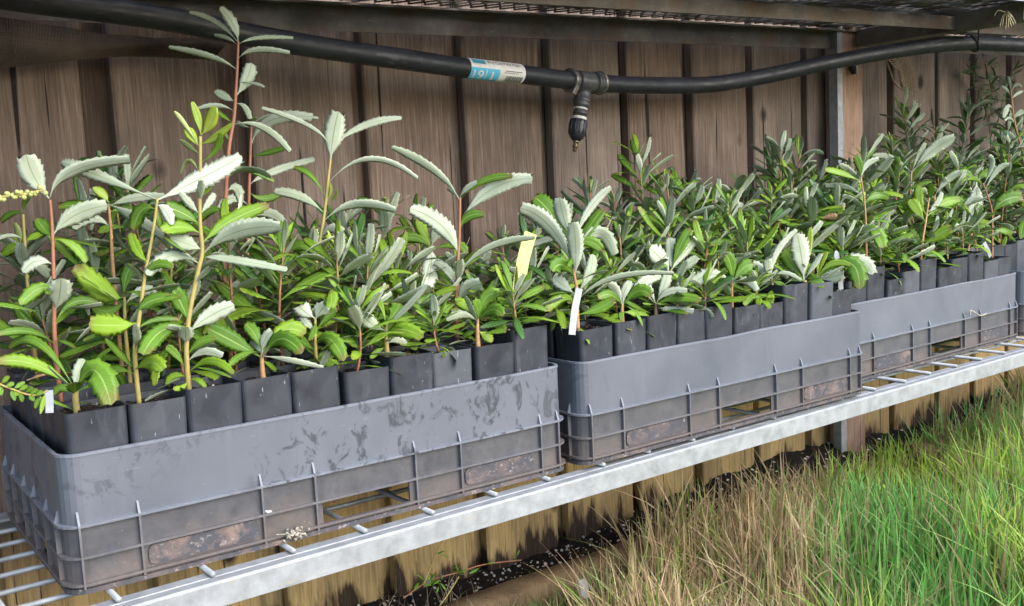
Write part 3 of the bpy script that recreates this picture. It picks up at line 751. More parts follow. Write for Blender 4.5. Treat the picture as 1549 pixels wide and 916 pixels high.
hero('yellow-stemmed seedling at the free end of the crate, in front of the fence', near(0, 3, 46), [(42, 428), (40, 397), (37, 357), (35, 324)], 'y', [
    (35, 324, 19, 322, 0, 336, 10, 'g'), (36, 322, 37, 306, 46, 298, 8, 'g'), (37, 363, 15, 356, -8, 365, 7, 'w'), (37, 365, 19, 375, 3, 386, 16, 'l'), (38, 365, 51, 357, 63, 352, 12, 'l'), (40, 400, 60, 405, 72, 420, 18, 'w')], r0=.0021, seed=5, L0=.052, extra=8, r_extra=(0, .5))
hero('yellow-stemmed seedling with long crossing pale leaves in the second front pot', near(0, 0, 215), [(204, 540), (208, 500), (213, 462), (220, 412), (233, 341), (238, 300)], 'y', [
    (238, 302, 140, 262, 93, 245, 20, 'w', .02), (238, 302, 300, 272, 366, 236, 31, 'w', .03), (235, 316, 214, 318, 202, 348, 22, 'g'), (236, 310, 250, 318, 260, 340, 18, 'w'), (218, 420, 236, 400, 262, 404, 14, 'g'),
    (207, 489, 172, 492, 135, 490, 34, 'l', -.04), (207, 472, 226, 456, 258, 449, 20, 'g'), (206, 500, 232, 484, 270, 483, 9, 'g'), (224, 395, 208, 380, 198, 352, 16, 'l'), (203, 560, 228, 548, 245, 560, 26, 'l', -.03), (203, 565, 170, 560, 150, 580, 18, 'g')], r0=.0023, L0=.05, extra=9, r_extra=(.02, .75), seed=6)
hero('seedling with a folded lime leaf bud beside a long white-backed leaf', near(0, 2, 178), [(172, 420), (168, 350), (164, 308)], 'o', [
    (164, 306, 155, 293, 140, 283, 15, 'y'), (164, 308, 205, 330, 248, 358, 17, 'w', -.05), (165, 312, 200, 300, 250, 296, 14, 'w'), (166, 315, 130, 310, 88, 312, 14, 'g'), (168, 345, 140, 330, 110, 345, 18, 'w'), (166, 320, 190, 318, 215, 330, 18, 'g')], seed=7, L0=.052, extra=9, r_extra=(.1, .7))
hero('seedling with big glossy lime leaves between the two yellow stems', near(0, 1, 188), [(190, 500), (188, 442)], 'y', [
    (188, 448, 156, 440, 115, 400, 34, 'l', -.03), (188, 445, 190, 420, 200, 400, 18, 'g'), (189, 455, 165, 470, 140, 462, 20, 'g'), (189, 460, 215, 440, 235, 445, 18, 'w')], seed=8, L0=.052, extra=8)
hero('seedling with a large drooping toothed leaf over the rim of the corner pot', near(0, 0, 118), [(114, 600), (115, 588)], 'y', [
    (116, 588, 143, 560, 168, 612, 41, 'g', -.03), (115, 588, 118, 568, 126, 542, 19, 'w'), (114, 590, 55, 552, -6, 547, 21, 'l', -.03), (114, 599, 95, 586, 80, 598, 13, 'g'), (115, 597, 113, 586, 114, 578, 24, 'g', -.02), (115, 592, 60, 520, 14, 527, 15, 'g', .03), (115, 592, 150, 575, 165, 560, 14, 'g')], r0=.0030, r1=.0024, extra=4, L0=.035, seed=9)
hero('seedling in the fourth front pot with leaves spread to both sides', near(0, 0, 395), [(396, 545), (397, 532)], 'o', [
    (395, 540, 352, 516, 314, 496, 30, 'g', -.03), (396, 535, 388, 524, 378, 518, 10, 'w'), (398, 538, 425, 512, 456, 534, 26, 'g', -.03), (398, 538, 440, 545, 490, 556, 10, 'w'), (397, 532, 400, 515, 412, 500, 16, 'w'), (396, 532, 385, 505, 370, 490, 20, 'g'), (397, 545, 408, 552, 418, 561, 8, 'l'), (397, 533, 430, 500, 462, 505, 28, 'l', .01)], r0=.003, extra=6, L0=.044, seed=10)
hero('slim seedling with a cup of pale backed leaves in the fifth front pot', near(0, 0, 482), [(477, 520), (477, 482)], 'y', [
    (477, 482, 460, 470, 452, 462, 24, 'w', -.01), (477, 482, 485, 470, 492, 462, 24, 'w', -.01), (477, 520, 498, 512, 520, 545, 26, 'g', -.03), (477, 500, 465, 490, 455, 478, 12, 'w'), (478, 500, 496, 478, 510, 470, 14, 'g'), (477, 530, 460, 518, 450, 508, 14, 'g'), (477, 545, 495, 548, 514, 556, 16, 'l'), (477, 543, 468, 548, 458, 556, 12, 'g'), (478, 500, 500, 460, 498, 440, 20, 'l', .02)], extra=6, L0=.044, seed=11)
hero('sturdy seedling above a fallen brown leaf in the sixth front pot', near(0, 0, 585), [(584, 510), (585, 490)], 'y', [
    (586, 492, 610, 470, 645, 432, 10, 'w', -.03), (584, 492, 572, 455, 548, 442, 12, 'l'), (584, 500, 560, 488, 545, 470, 22, 'w', -.02), (586, 485, 598, 472, 605, 458, 26, 'g'), (583, 515, 566, 505, 556, 500, 20, 'g'), (586, 512, 605, 498, 640, 510, 24, 'l', -.03), (586, 520, 600, 514, 615, 520, 12, 'w'), (583, 525, 570, 532, 561, 542, 10, 'l'), (583, 498, 545, 475, 503, 482, 20, 'l', .02), (583, 520, 565, 515, 548, 522, 9, 'g')], r0=.0032, extra=6, L0=.044, seed=12)
hero('tawny seedling with wide leaves in the eighth front pot', near(0, 0, 722), [(722, 500), (723, 482)], 'o', [
    (723, 484, 745, 468, 760, 478, 20, 'g', -.03), (722, 486, 700, 476, 675, 484, 14, 'w'), (723, 482, 735, 450, 755, 445, 22, 'g'), (722, 480, 700, 460, 688, 455, 16, 'l'), (724, 500, 735, 508, 746, 516, 14, 'l'), (722, 500, 708, 505, 700, 512, 10, 'g'), (723, 482, 722, 465, 716, 455, 18, 'g')], r0=.0032, extra=6, L0=.044, seed=13)
hero('golden-stemmed seedling topped by one broad upright pale leaf', near(0, 2, 462), [(467, 449), (473, 420), (481, 380), (491, 320), (497, 265), (500, 240)], 'y', [
    (500, 242, 504, 205, 512, 168, 30, 'w'), (498, 220, 466, 189, 396, 163, 8, 'w', -.03), (499, 222, 550, 190, 608, 178, 12, 'w'), (497, 276, 560, 240, 632, 270, 9, 'w'), (490, 334, 537, 309, 599, 318, 14, 'w', -.02), (490, 322, 456, 298, 415, 289, 15, 'w'),
    (492, 297, 470, 265, 444, 253, 9, 'g'), (493, 305, 500, 290, 498, 275, 5, 'y'), (493, 305, 506, 298, 510, 286, 4, 'y'), (485, 360, 500, 345, 520, 350, 14, 'w'), (480, 390, 460, 372, 440, 378, 16, 'g')], r0=.0026, r1=.0014, seed=14, L0=.052, extra=11, r_extra=(.05, .5))
hero('red-stemmed seedling with two long pale leaves spread like wings', near(0, 1, 688), [(690, 480), (692, 429), (693, 390), (695, 350), (696, 299)], 'r', [
    (695, 303, 658, 258, 592, 222, 13, 'w'), (697, 331, 746, 285, 806, 270, 24, 'w', -.02), (697, 301, 730, 274, 776, 266, 11, 'g'), (696, 350, 706, 328, 734, 324, 15, 'g'), (694, 388, 670, 343, 620, 315, 27, 'w', -.02), (695, 300, 705, 285, 722, 275, 8, 'w'),
    (694, 415, 739, 374, 810, 359, 11, 'w', -.02), (692, 439, 678, 410, 656, 396, 14, 'w'), (691, 447, 656, 450, 623, 465, 18, 'g', -.02), (692, 455, 708, 437, 729, 429, 25, 'w', -.02), (696, 300, 685, 290, 676, 285, 6, 'v'), (691, 460, 670, 470, 655, 490, 20, 'l', -.03), (691, 462, 715, 465, 735, 485, 20, 'g', -.03)], r0=.003, L0=.05, extra=9, r_extra=(.02, .6), seed=15)
hero('seedling showing one broad silvery hanging leaf behind the red stem', near(0, 2, 655), [(654, 430), (652, 372)], 'o', [
    (652, 374, 652, 400, 645, 438, 26, 'w', -.05), (652, 374, 660, 350, 668, 335, 20, 'w'), (652, 375, 630, 360, 605, 362, 16, 'g'), (652, 374, 640, 350, 632, 330, 18, 'l'), (652, 378, 690, 370, 705, 385, 14, 'g')], seed=16, L0=.052, extra=9)
hero('large seedling with a fan of silver upright leaves behind the long white tag', near(1, 0, 885), [(872, 460), (872, 435), (868, 412), (864, 370)], 'o', [
    (869, 420, 871, 376, 867, 335, 24, 'w', -.03), (866, 402, 832, 342, 787, 314, 25, 'w', -.02), (862, 362, 830, 318, 808, 298, 28, 'g'), (864, 362, 852, 326, 846, 298, 24, 'w'), (866, 368, 893, 314, 925, 283, 13, 'w'), (868, 385, 892, 342, 912, 316, 19, 'g'), (868, 372, 890, 365, 910, 378, 18, 'g'),
    (868, 380, 905, 352, 929, 386, 22, 'w'), (869, 418, 850, 400, 836, 410, 29, 'g', -.03), (873, 445, 892, 412, 896, 384, 17, 'w'), (874, 455, 928, 420, 1020, 413, 9, 'w', -.02), (874, 476, 905, 466, 930, 452, 17, 'g'), (870, 445, 850, 430, 838, 420, 20, 'w'), (871, 460, 850, 450, 826, 470, 18, 'l', -.02), (866, 380, 845, 360, 800, 372, 11, 'w')], r0=.003, extra=6, L0=.044, seed=17)
hero('low spreading seedling in the second front pot of the clean-faced crate', near(1, 0, 942), [(941, 470), (942, 460)], 'o', [
    (942, 462, 965, 440, 985, 448, 20, 'g', -.02), (941, 462, 925, 446, 905, 450, 18, 'g'), (942, 460, 945, 440, 955, 425, 16, 'w'), (941, 460, 932, 440, 920, 428, 15, 'w'), (943, 472, 962, 474, 982, 482, 14, 'l'), (941, 473, 930, 478, 922, 484, 10, 'l'), (942, 460, 975, 425, 1000, 420, 18, 'w', .02)], r0=.003, extra=6, L0=.044, seed=18)
hero('low rosette seedling with grey arching leaves in the third front pot of the clean-faced crate', near(1, 0, 992), [(992, 468), (992, 458)], 'w', [
    (992, 460, 965, 440, 945, 445, 13, 'v'), (992, 460, 1010, 442, 1040, 440, 12, 'v'), (992, 460, 1025, 450, 1060, 455, 14, 'g', -.03), (992, 460, 980, 435, 965, 420, 14, 'w'), (992, 460, 1005, 430, 1010, 410, 16, 'w'), (992, 465, 1020, 468, 1050, 470, 12, 'v', -.03)], r0=.0032, extra=6, L0=.044, seed=19)
hero('seedling holding up two broad silvery leaves behind the rosette', near(1, 1, 1010), [(1012, 440), (1015, 408)], 'o', [
    (1015, 410, 1016, 385, 1013, 359, 22, 'w'), (1015, 410, 1032, 385, 1054, 360, 15, 'w'), (1013, 415, 1000, 392, 982, 376, 26, 'w'), (1015, 408, 1030, 370, 1045, 345, 18, 'g'), (1014, 420, 1040, 400, 1056, 388, 14, 'w')], seed=20, L0=.052, extra=8)
hero('seedling with one tall silver leaf standing in the second last front pot', near(1, 0, 1228), [(1217, 430), (1217, 424)], 'y', [
    (1216, 423, 1212, 388, 1205, 352, 27, 'w', -.02), (1215, 424, 1198, 395, 1187, 376, 27, 'l'), (1218, 421, 1231, 401, 1243, 383, 9, 'w'), (1217, 425, 1222, 380, 1226, 343, 11, 'y'), (1215, 428, 1200, 425, 1188, 432, 12, 'g'), (1218, 428, 1235, 425, 1245, 435, 12, 'g')], r0=.0036, r1=.003, extra=6, L0=.044, seed=21)
hero('seedling with a curved narrow leaf and one leaf hanging over its pot rim', near(1, 0, 1170), [(1168, 430), (1167, 420)], 'y', [
    (1167, 422, 1175, 382, 1206, 347, 10, 'w'), (1166, 421, 1151, 407, 1137, 396, 14, 'w'), (1167, 420, 1163, 405, 1162, 391, 15, 'w'), (1168, 424, 1185, 412, 1212, 424, 7, 'v'), (1168, 436, 1165, 448, 1161, 463, 14, 'l', -.03), (1167, 425, 1145, 425, 1125, 440, 14, 'l'), (1168, 425, 1180, 430, 1190, 440, 10, 'g')], extra=6, L0=.044, seed=22)
hero('seedling with spreading pale leaves in the last front pot beside the short tag', near(1, 0, 1262), [(1236, 430), (1236, 418)], 'y', [
    (1237, 420, 1258, 399, 1287, 401, 10, 'l'), (1237, 424, 1257, 419, 1276, 413, 20, 'w', -.02), (1238, 420, 1285, 398, 1300, 437, 28, 'g', -.03), (1238, 420, 1290, 395, 1320, 415, 24, 'w', -.02), (1236, 420, 1245, 395, 1252, 380, 6, 'y'), (1236, 420, 1238, 395, 1240, 383, 6, 'y')], extra=6, L0=.044, seed=23)
hero('seedling with a long grey leaf bending over the middle front pots', near(1, 0, 1100), [(1107, 440), (1108, 425)], 'o', [
    (1107, 427, 1070, 416, 1030, 449, 21, 'w', -.03), (1108, 426, 1125, 405, 1140, 400, 22, 'g'), (1107, 428, 1090, 430, 1075, 450, 16, 'g'), (1108, 430, 1130, 425, 1145, 440, 14, 'w'), (1108, 425, 1105, 400, 1098, 385, 20, 'g')], extra=6, L0=.044, seed=24)
hero('bright lime seedling in front of the darker ones in the set-back crate', near(2, 0, 1392), [(1393, 390), (1396, 360), (1400, 337), (1407, 288)], 'o', [
    (1400, 330, 1425, 309, 1453, 302, 16, 'l'), (1399, 334, 1386, 316, 1376, 301, 18, 'l'), (1405, 300, 1408, 290, 1409, 278, 11, 'l'), (1396, 371, 1418, 356, 1440, 344, 18, 'l'), (1396, 378, 1383, 361, 1371, 346, 18, 'g'), (1402, 320, 1415, 312, 1425, 290, 9, 'w'), (1395, 385, 1415, 385, 1430, 380, 8, 'g'), (1394, 390, 1375, 388, 1362, 395, 9, 'g'), (1401, 325, 1390, 300, 1392, 280, 14, 'l')], r0=.003, extra=6, L0=.044, seed=25)
hero('red-stemmed seedling with narrow pale leaves in the set-back crate', near(2, 0, 1503), [(1501, 350), (1500, 316), (1487, 277)], 'r', [
    (1490, 288, 1508, 258, 1527, 249, 9, 'w'), (1488, 281, 1473, 270, 1455, 274, 7, 'l'), (1496, 305, 1473, 300, 1459, 314, 9, 'w'), (1500, 326, 1519, 303, 1548, 298, 20, 'g'), (1501, 345, 1485, 340, 1470, 352, 14, 'g'), (1488, 279, 1500, 250, 1495, 235, 9, 'w'), (1501, 350, 1518, 348, 1530, 356, 12, 'g')], extra=6, L0=.044, seed=26)
hero('seedling raising one long pale serrated leaf above the dark foliage', near(2, 2, 1372), [(1376, 320), (1379, 258)], 'o', [
    (1379, 261, 1410, 228, 1445, 207, 18, 'w', -.03), (1379, 261, 1350, 240, 1320, 235, 10, 'w'), (1378, 270, 1360, 260, 1342, 268, 12, 'g'), (1379, 258, 1390, 235, 1400, 215, 8, 'w')], seed=27, L0=.052, extra=9, tone='d')
hero('seedling with a pale leaf slanting up beside the lime one', near(2, 1, 1412), [(1413, 330), (1414, 295)], 'o', [
    (1414, 296, 1432, 273, 1454, 260, 11, 'w', -.02), (1414, 300, 1395, 288, 1380, 290, 12, 'w'), (1414, 300, 1440, 300, 1460, 312, 14, 'g')], seed=28, L0=.052, extra=9)
hero('seedling with one big pale blade hanging behind the red stem of the set-back crate', near(2, 1, 1475), [(1476, 320), (1477, 272)], 'o', [
    (1477, 274, 1476, 300, 1470, 328, 28, 'w', -.03), (1477, 274, 1490, 262, 1505, 268, 14, 'g'), (1477, 274, 1462, 262, 1450, 262, 12, 'g')], seed=29, L0=.052, extra=9)
hero('tan-stemmed seedling at the corner of the set-back crate', near(2, 0, 1310), [(1310, 360), (1308, 309), (1302, 268)], 'o', [
    (1302, 274, 1274, 262, 1248, 256, 11, 'l'), (1305, 298, 1281, 283, 1248, 281, 9, 'w'), (1303, 270, 1310, 250, 1330, 240, 9, 'w'), (1302, 268, 1300, 250, 1293, 235, 12, 'g'), (1306, 310, 1325, 295, 1345, 300, 16, 'g'), (1308, 340, 1325, 350, 1335, 375, 20, 'g', -.03)], seed=30, L0=.052, extra=7)
hero('tall grey-leaved seedling standing above all others at the far end', near(3, 2, 1560), [(1549, 246), (1535, 186), (1529, 135)], 'o', [
    (1530, 140, 1527, 125, 1524, 115, 5, 'w'), (1530, 140, 1536, 128, 1545, 132, 5, 'w'), (1530, 145, 1522, 135, 1515, 130, 5, 'w'), (1530, 150, 1538, 142, 1548, 138, 5, 'w'), (1532, 165, 1524, 162, 1518, 178, 9, 'w'), (1533, 180, 1540, 172, 1549, 168, 8, 'w'), (1536, 190, 1528, 180, 1520, 182, 5, 'w'), (1542, 220, 1530, 205, 1518, 200, 8, 'w'), (1545, 232, 1556, 215, 1565, 212, 8, 'w')], r0=.003, seed=31, L0=.052, extra=9, r_extra=(.1, .5), tone='d')


# ================================================================== the remaining seedlings
GEN = ['leafy seedling in the crowded inner rows of '+n for n in CNAME]
for (ci, r, c), b in pot_base.items():
    if (ci, r, c) in used: continue
    rnd = random.Random(ci*1000+r*100+c)
    if ci == 0: h = (.05, .075, .09, .10, .115)[r]*rnd.uniform(.5, 1.45)*(1.5-.065*c)
    elif ci == 1: h = (.04, .075, .10, .125, .15)[r]*rnd.uniform(.55, 1.32)*(.52+.48*min(1, c/5.5))+.003*c*(r > 1)
    elif ci == 2: h = (.07, .11, .145, .17, .19)[r]*rnd.uniform(.55, 1.32)
    else: h = (.1, .14, .17, .20, .22)[r]*rnd.uniform(.55, 1.32)
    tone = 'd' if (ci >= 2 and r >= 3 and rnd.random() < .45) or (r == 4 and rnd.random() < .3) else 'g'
    nl = int(19+h*118)+(7 if r == 0 else 0)
    if r == 0:
        lab = f'short leafy seedling growing in the {ORD[c]} front pot of {CNAME[ci]}'; grp = 'front row seedlings'
    else: lab, grp = f'leafy seedling in the crowded {ORD[r]} row back of {CNAME[ci]}', f'seedlings of the {ORD[r]} row of {CNAME[ci]}'
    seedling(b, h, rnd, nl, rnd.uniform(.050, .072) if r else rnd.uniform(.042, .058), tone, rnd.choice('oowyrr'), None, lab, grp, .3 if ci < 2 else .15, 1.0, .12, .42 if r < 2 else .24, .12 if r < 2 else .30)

# ================================================================== irrigation pipe with tee and drop fitting
PX = [(-120, -24, 42), (60, 2, 40.5), (200, 20, 39), (300, 37, 37.5), (372, 52, 36.3), (450, 66, 35.2), (520, 77, 34), (600, 88, 33), (700, 102, 31), (780, 111, 29.5), (860, 121, 28), (930, 127, 26.8), (1000, 129, 25.6), (1080, 127, 24.6), (1160, 114, 24), (1240, 97, 23.5), (1320, 82, 23), (1400, 70, 22.5), (1465, 65, 22), (1549, 68, 21.5), (1700, 74, 20.5)]
PR = .0129
ctrl = [atd(x, y, FPX*.0264/wpx) for x, y, wpx in PX]
path = catmull(ctrl, 8)
pipe = tag(empty('irrigation_pipe', path[len(path)//2]), 'black poly irrigation pipe slung across the fence with a printed label', 'pipe'); O = pipe.location.copy()
bm = bmesh.new(); tube(bm, [p-O for p in path], PR, 18); part('pipe_body', bm, PIPE, pipe, True)
# cumulative length lookup
cum = [0.0]
for a, b in zip(path, path[1:]): cum.append(cum[-1]+(b-a).length)
def along(s):
    i = max(0, min(len(path)-2, int(np.searchsorted(cum, s))-1)); t = (s-cum[i])/(cum[i+1]-cum[i])
    return path[i].lerp(path[i+1], t), (path[i+1]-path[i]).normalized()
def s_at_px(x):
    best = min(range(len(path)), key=lambda i: abs(proj(path[i])[0]-x)); 
    i = best if proj(path[best])[0] < x else best-1
    a, b = proj(path[i])[0], proj(path[i+1])[0]; return cum[i]+(cum[i+1]-cum[i])*(x-a)/(b-a)
s0, s1 = s_at_px(703), s_at_px(785); LL = s1-s0
Pm, Tm = along((s0+s1)/2)
vw = (Vector(CAM)-Pm); vw = (vw-Tm*vw.dot(Tm)).normalized(); upv = Tm.cross(vw) * -1
if upv.z < 0: upv = -upv
def wrap(u, v, lift):        # u 0..1 along the label, v 0 (top) .. 1 (bottom) round the visible half
    P, T = along(s0+u*LL); a = (v-.5)*2.6
    f = (vw-T*vw.dot(T)).normalized(); q = (upv-T*upv.dot(T)).normalized()
    return P+(f*math.cos(a)-q*math.sin(a))*(PR+lift)-O
def patch(name, u0, u1, v0, v1, lift, mat, parent, nu=8, nv=10):
    bm = bmesh.new(); V = [[bm.verts.new(wrap(u0+(u1-u0)*i/nu, v0+(v1-v0)*j/nv, lift)) for i in range(nu+1)] for j in range(nv+1)]
    for j in range(nv):
        for i in range(nu): bm.faces.new((V[j][i], V[j][i+1], V[j+1][i+1], V[j+1][i]))
    return part(name, bm, mat, parent, True)
lab = patch('pipe_label', 0, 1, -.25, 1.2, .0004, L_WHITE, pipe, 10, 18)
lab['label'] = 'white and blue printed label wrapped on the pipe'
patch('print_block', .0, .52, .42, 1.0, .0007, L_BLUE, lab); patch('print_block', .04, .27, .04, .27, .0007, L_TEAL, lab); patch('print_block', .07, .24, .07, .13, .0010, L_BLUE, lab)
def wrap_text(txt, u0, u1, v0, v1, mat):
    cu = bpy.data.curves.new('t', 'FONT'); cu.body = txt; ob = bpy.data.objects.new('t', cu); C.objects.link(ob)
    bpy.context.view_layer.update(); dg = bpy.context.evaluated_depsgraph_get(); me = bpy.data.meshes.new_from_object(ob.evaluated_get(dg))
    bpy.data.objects.remove(ob)
    b_ = bmesh.new(); b_.from_mesh(me); bmesh.ops.triangulate(b_, faces=b_.faces)
    for _ in range(2): bmesh.ops.subdivide_edges(b_, edges=b_.edges, cuts=1, use_grid_fill=True)
    b_.to_mesh(me); b_.free()
    co = np.array([v.co[:] for v in me.vertices]); lo, hi = co.min(0), co.max(0)
    for v in me.vertices:
        x = (v.co.x-lo[0])/(hi[0]-lo[0]); y = (v.co.y-lo[1])/(hi[1]-lo[1]); v.co = wrap(u0+(u1-u0)*x, v1+(v0-v1)*y, .0011)
    me.name = 'lettering'; me.materials.clear(); me.materials.append(mat); return mesh_obj('lettering', me, lab)
wrap_text('19', .05, .23, .52, .86, L_WHITE); wrap_text('1', .375, .405, .52, .86, L_WHITE); patch('print_line', .275, .285, .48, .92, .0009, L_WHITE, lab, 2, 6)
wrap_text('Pre Cut Poly Pipe', .32, .90, .09, .27, L_INK)
patch('print_line', .62, .93, .43, .46, .0008, L_INK, lab, 4, 2); patch('print_line', .60, .86, .50, .52, .0008, L_INK, lab, 4, 2)
u = .645; rb = random.Random(3)
while u < .94:
    wd = rb.choice((.008, .013, .02)); patch('barcode_bar', u, u+wd, .62, .90, .0009, L_BAR, lab, 1, 5); u += wd+rb.choice((.007, .012))
# tee and clamps
def collar(name, x, half, r, mat, parent, prof=None):
    s = s_at_px(x); bm = bmesh.new(); P, T = along(s); M = Matrix.Translation(P-O) @ T.to_track_quat('Z', 'Y').to_matrix().to_4x4()
    lathe(bm, prof or [(PR*.9, -half), (r*.97, -half), (r, -half*.7), (r, half*.7), (r*.97, half), (PR*.9, half)], M, 24); return part(name, bm, mat, parent, True)
fit = tag(empty('tee_fitting', along(s_at_px(884))[0]), 'dark plastic tee with steel clamps hanging a drop hose connector from the pipe', 'pipe fitting')
O2 = O.copy(); O = fit.location.copy()
collar('tee_body', 884, .017, PR+.0022, FIT, fit)
for x, m in ((862, CLAMP), (866, FIT), (903, FIT), (907, CLAMP), (899, FIT)): collar('clamp_ring' if m is CLAMP else 'barb_ring', x, .0024, PR+.0032+(.0012 if m is CLAMP else 0), m, fit)
# clamp screw
P, T = along(s_at_px(864)); bm = bmesh.new(); box(bm, -.004, .004, -.004, .004, -.007, .007, .001); o = part('clamp_screw', bm, CLAMP, fit); o.location = P-O+Vector((-.003, -.010, -.014)); o.rotation_euler = (.3, .4, .2)
top = atd(883, 130, depth(along(s_at_px(884))[0])); bot = atd(869, 229, depth(top)-.004); ax = (bot-top); DL = ax.length
MD = Matrix.Translation(top-O) @ ax.to_track_quat('Z', 'Y').to_matrix().to_4x4()
def drop(name, prof, mat, flutes=0, parent=None):
    bm = bmesh.new(); lathe(bm, [(r, z*DL) for r, z in prof], MD, 28)
    return part(name, bm, mat, parent or fit, True)
drop('branch_barrel', [(.0112, .06), (.0118, .12), (.0118, .20), (.0125, .205), (.0125, .235), (.0116, .24), (.0116, .265), (.0122, .27), (.0122, .30), (.0108, .31), (.0108, .335)], FIT)
drop('pale_ring', [(.009, .325), (.0102, .326), (.0102, .362), (.009, .363)], RING)
drop('adaptor', [(.009, .36), (.0098, .362), (.0098, .40), (.0108, .402), (.0108, .43), (.0096, .432), (.0096, .475)], FIT)
drop('pale_ring', [(.009, .470), (.0105, .471), (.0105, .515), (.009, .516)], RING)
bulb = drop('connector_body', [(.0100, .512), (.0124, .52), (.0128, .56), (.0130, .66), (.0122, .73), (.0098, .79), (.0065, .825), (.0045, .835)], PIPE)
for k in range(12):
    a = 2*PI*k/12; bm = bmesh.new()
    tube(bm, [MD @ Vector((r*math.cos(a), r*math.sin(a), z*DL)) for r, z in ((.0124, .53), (.0131, .60), (.0131, .67), (.0121, .74))], .0009, 5); part('grip_flute', bm, PIPE, bulb, True)
drop('nozzle', [(.0032, .83), (.0042, .84), (.0042, .865), (.003, .87), (.003, .905), (.0042, .91), (.0042, .93), (.0028, .94), (.0030, .985), (.0022, 1.0)], BRASS)
O = O2
# clip hanging under the pipe beside the post, and black tie round the pipe end
clip = tag(empty('pipe_clip', aty(1290, 96, .32)), 'small dark clip with a bright pin under the pipe by the bench post', 'clip')
bm = bmesh.new(); tube(bm, [(0, 0, .008), (0, 0, -.010), (.002, 0, -.020)], [.006, .0075, .004], 8); part('clip_body', bm, WIRE, clip, True)
bm = bmesh.new(); tube(bm, [(-.014, -.004, -.002), (.014, -.004, .001)], .0035, 7); part('clip_arm', bm, WIRE, clip, True)
bm = bmesh.new(); tube(bm, [(.001, -.008, -.005), (.003, -.008, -.022)], .002, 6); part('clip_pin', bm, RING, clip, True)
P, T = along(s_at_px(1470)); bm = bmesh.new(); f = (Vector(CAM)-P); f = (f-T*f.dot(T)).normalized(); g = T.cross(f)
tube(bm, [P+(f*math.cos(a)+g*math.sin(a))*(PR+.002)+T*(.01*math.sin(a)) for a in [k*.35 for k in range(19)]]+[P+Vector((.006, -.01, .035)), P+Vector((.03, -.005, .048))], .0014, 6)
tag(mesh_obj('wire_tie', from_bm(bm, 'wire_tie', WIRE, True)), 'black wire tie holding the pipe up to the upper tier', 'wire')

# ================================================================== netting, thread scrap, seed head
def net(name, corners, nu, nv, r, mat, sag, label, cat, wob=.0012):
    A, B, Cc, D = [Vector(c) for c in corners]      # top-left, top-right, bottom-right, bottom-left
    def P(u, v):
        p = (A*(1-u)+B*u)*(1-v)+(D*(1-u)+Cc*u)*v
        return p+Vector((0, -sag*math.sin(v*PI)*(1+.5*math.sin(u*9)), .004*math.sin(u*7+v*3)))+Vector((noise.noise(p*40), noise.noise(p*40+Vector((9, 0, 0))), noise.noise(p*40+Vector((0, 9, 0)))))*wob
    bm = bmesh.new()
    def strip(pts):
        L = []
        for i, p in enumerate(pts):
            t = (pts[min(i+1, len(pts)-1)]-pts[max(i-1, 0)]).normalized(); s = t.cross(Vector((0, 1, 0))).normalized()*r
            L.append((bm.verts.new(p-s), bm.verts.new(p+s)))
        for a, b in zip(L, L[1:]): bm.faces.new((a[0], a[1], b[1], b[0]))
    for j in range(nv+1): strip([P(i/nu, j/nv+.25/nv*(i % 2)) for i in range(nu+1)])
    for i in range(nu+1): strip([P((i+.3*(j % 2))/nu, j/nv)-Vector((0, .0006, 0)) for j in range(nv+1)])
    me = from_bm(bm, name, mat); o = mesh_obj(name, me); md = o.modifiers.new('thickness', 'SOLIDIFY'); md.thickness = .0006
    return tag(o, label, cat)
YN = .318
net('shade_netting', (aty(-160, 20, YN), aty(345, 62, YN), aty(318, 86, YN), aty(-160, 99, YN)), 112, 19, .00085, NET, .012, 'dark brown fine shade netting hanging behind the pipe against the fence', 'netting')
net('thread_scrap', (aty(1340, 88, .30), aty(1374, 82, .30), aty(1381, 142, .31), aty(1362, 130, .31)), 9, 18, .0008, CORD, .006, 'torn scrap of tan netting hanging from the pipe right of the post', 'netting', .006)
bm = bmesh.new(); tube(bm, catmull([aty(*q, .295) for q in ((1340, 90), (1346, 106), (1352, 122), (1362, 133), (1380, 141))], 4), .0014, 6)
tag(mesh_obj('thread', from_bm(bm, 'thread', CORD, True)), 'loose tan thread curving below the torn netting scrap', 'thread')
sh = tag(empty('dry_seed_head', aty(1522, 20, .0)), 'pale spidery dry sprig poking through the upper mesh', 'dry plant')
for k, (tx, ty) in enumerate(((1512, 42), (1516, 40), (1521, 45), (1525, 42), (1530, 40), (1534, 38), (1537, 36), (1504, 24), (1531, 26))):
    b0 = aty(1523, 19, 0)-sh.location; t0 = atd(tx, ty, depth(sh.location)+random.uniform(-.02, .01))-sh.location; m0 = (b0+t0)/2+Vector(((t0-b0).x*.35, 0, .006))
    bm = bmesh.new(); tube(bm, catmull([b0, m0, t0], 4), [.0009]*4+[.0008]*4+[.0004], 5); part('bract', bm, plain('dry_bract', (.42, .36, .22), .8) if k == 0 else bpy.data.materials['dry_bract'], sh, True)

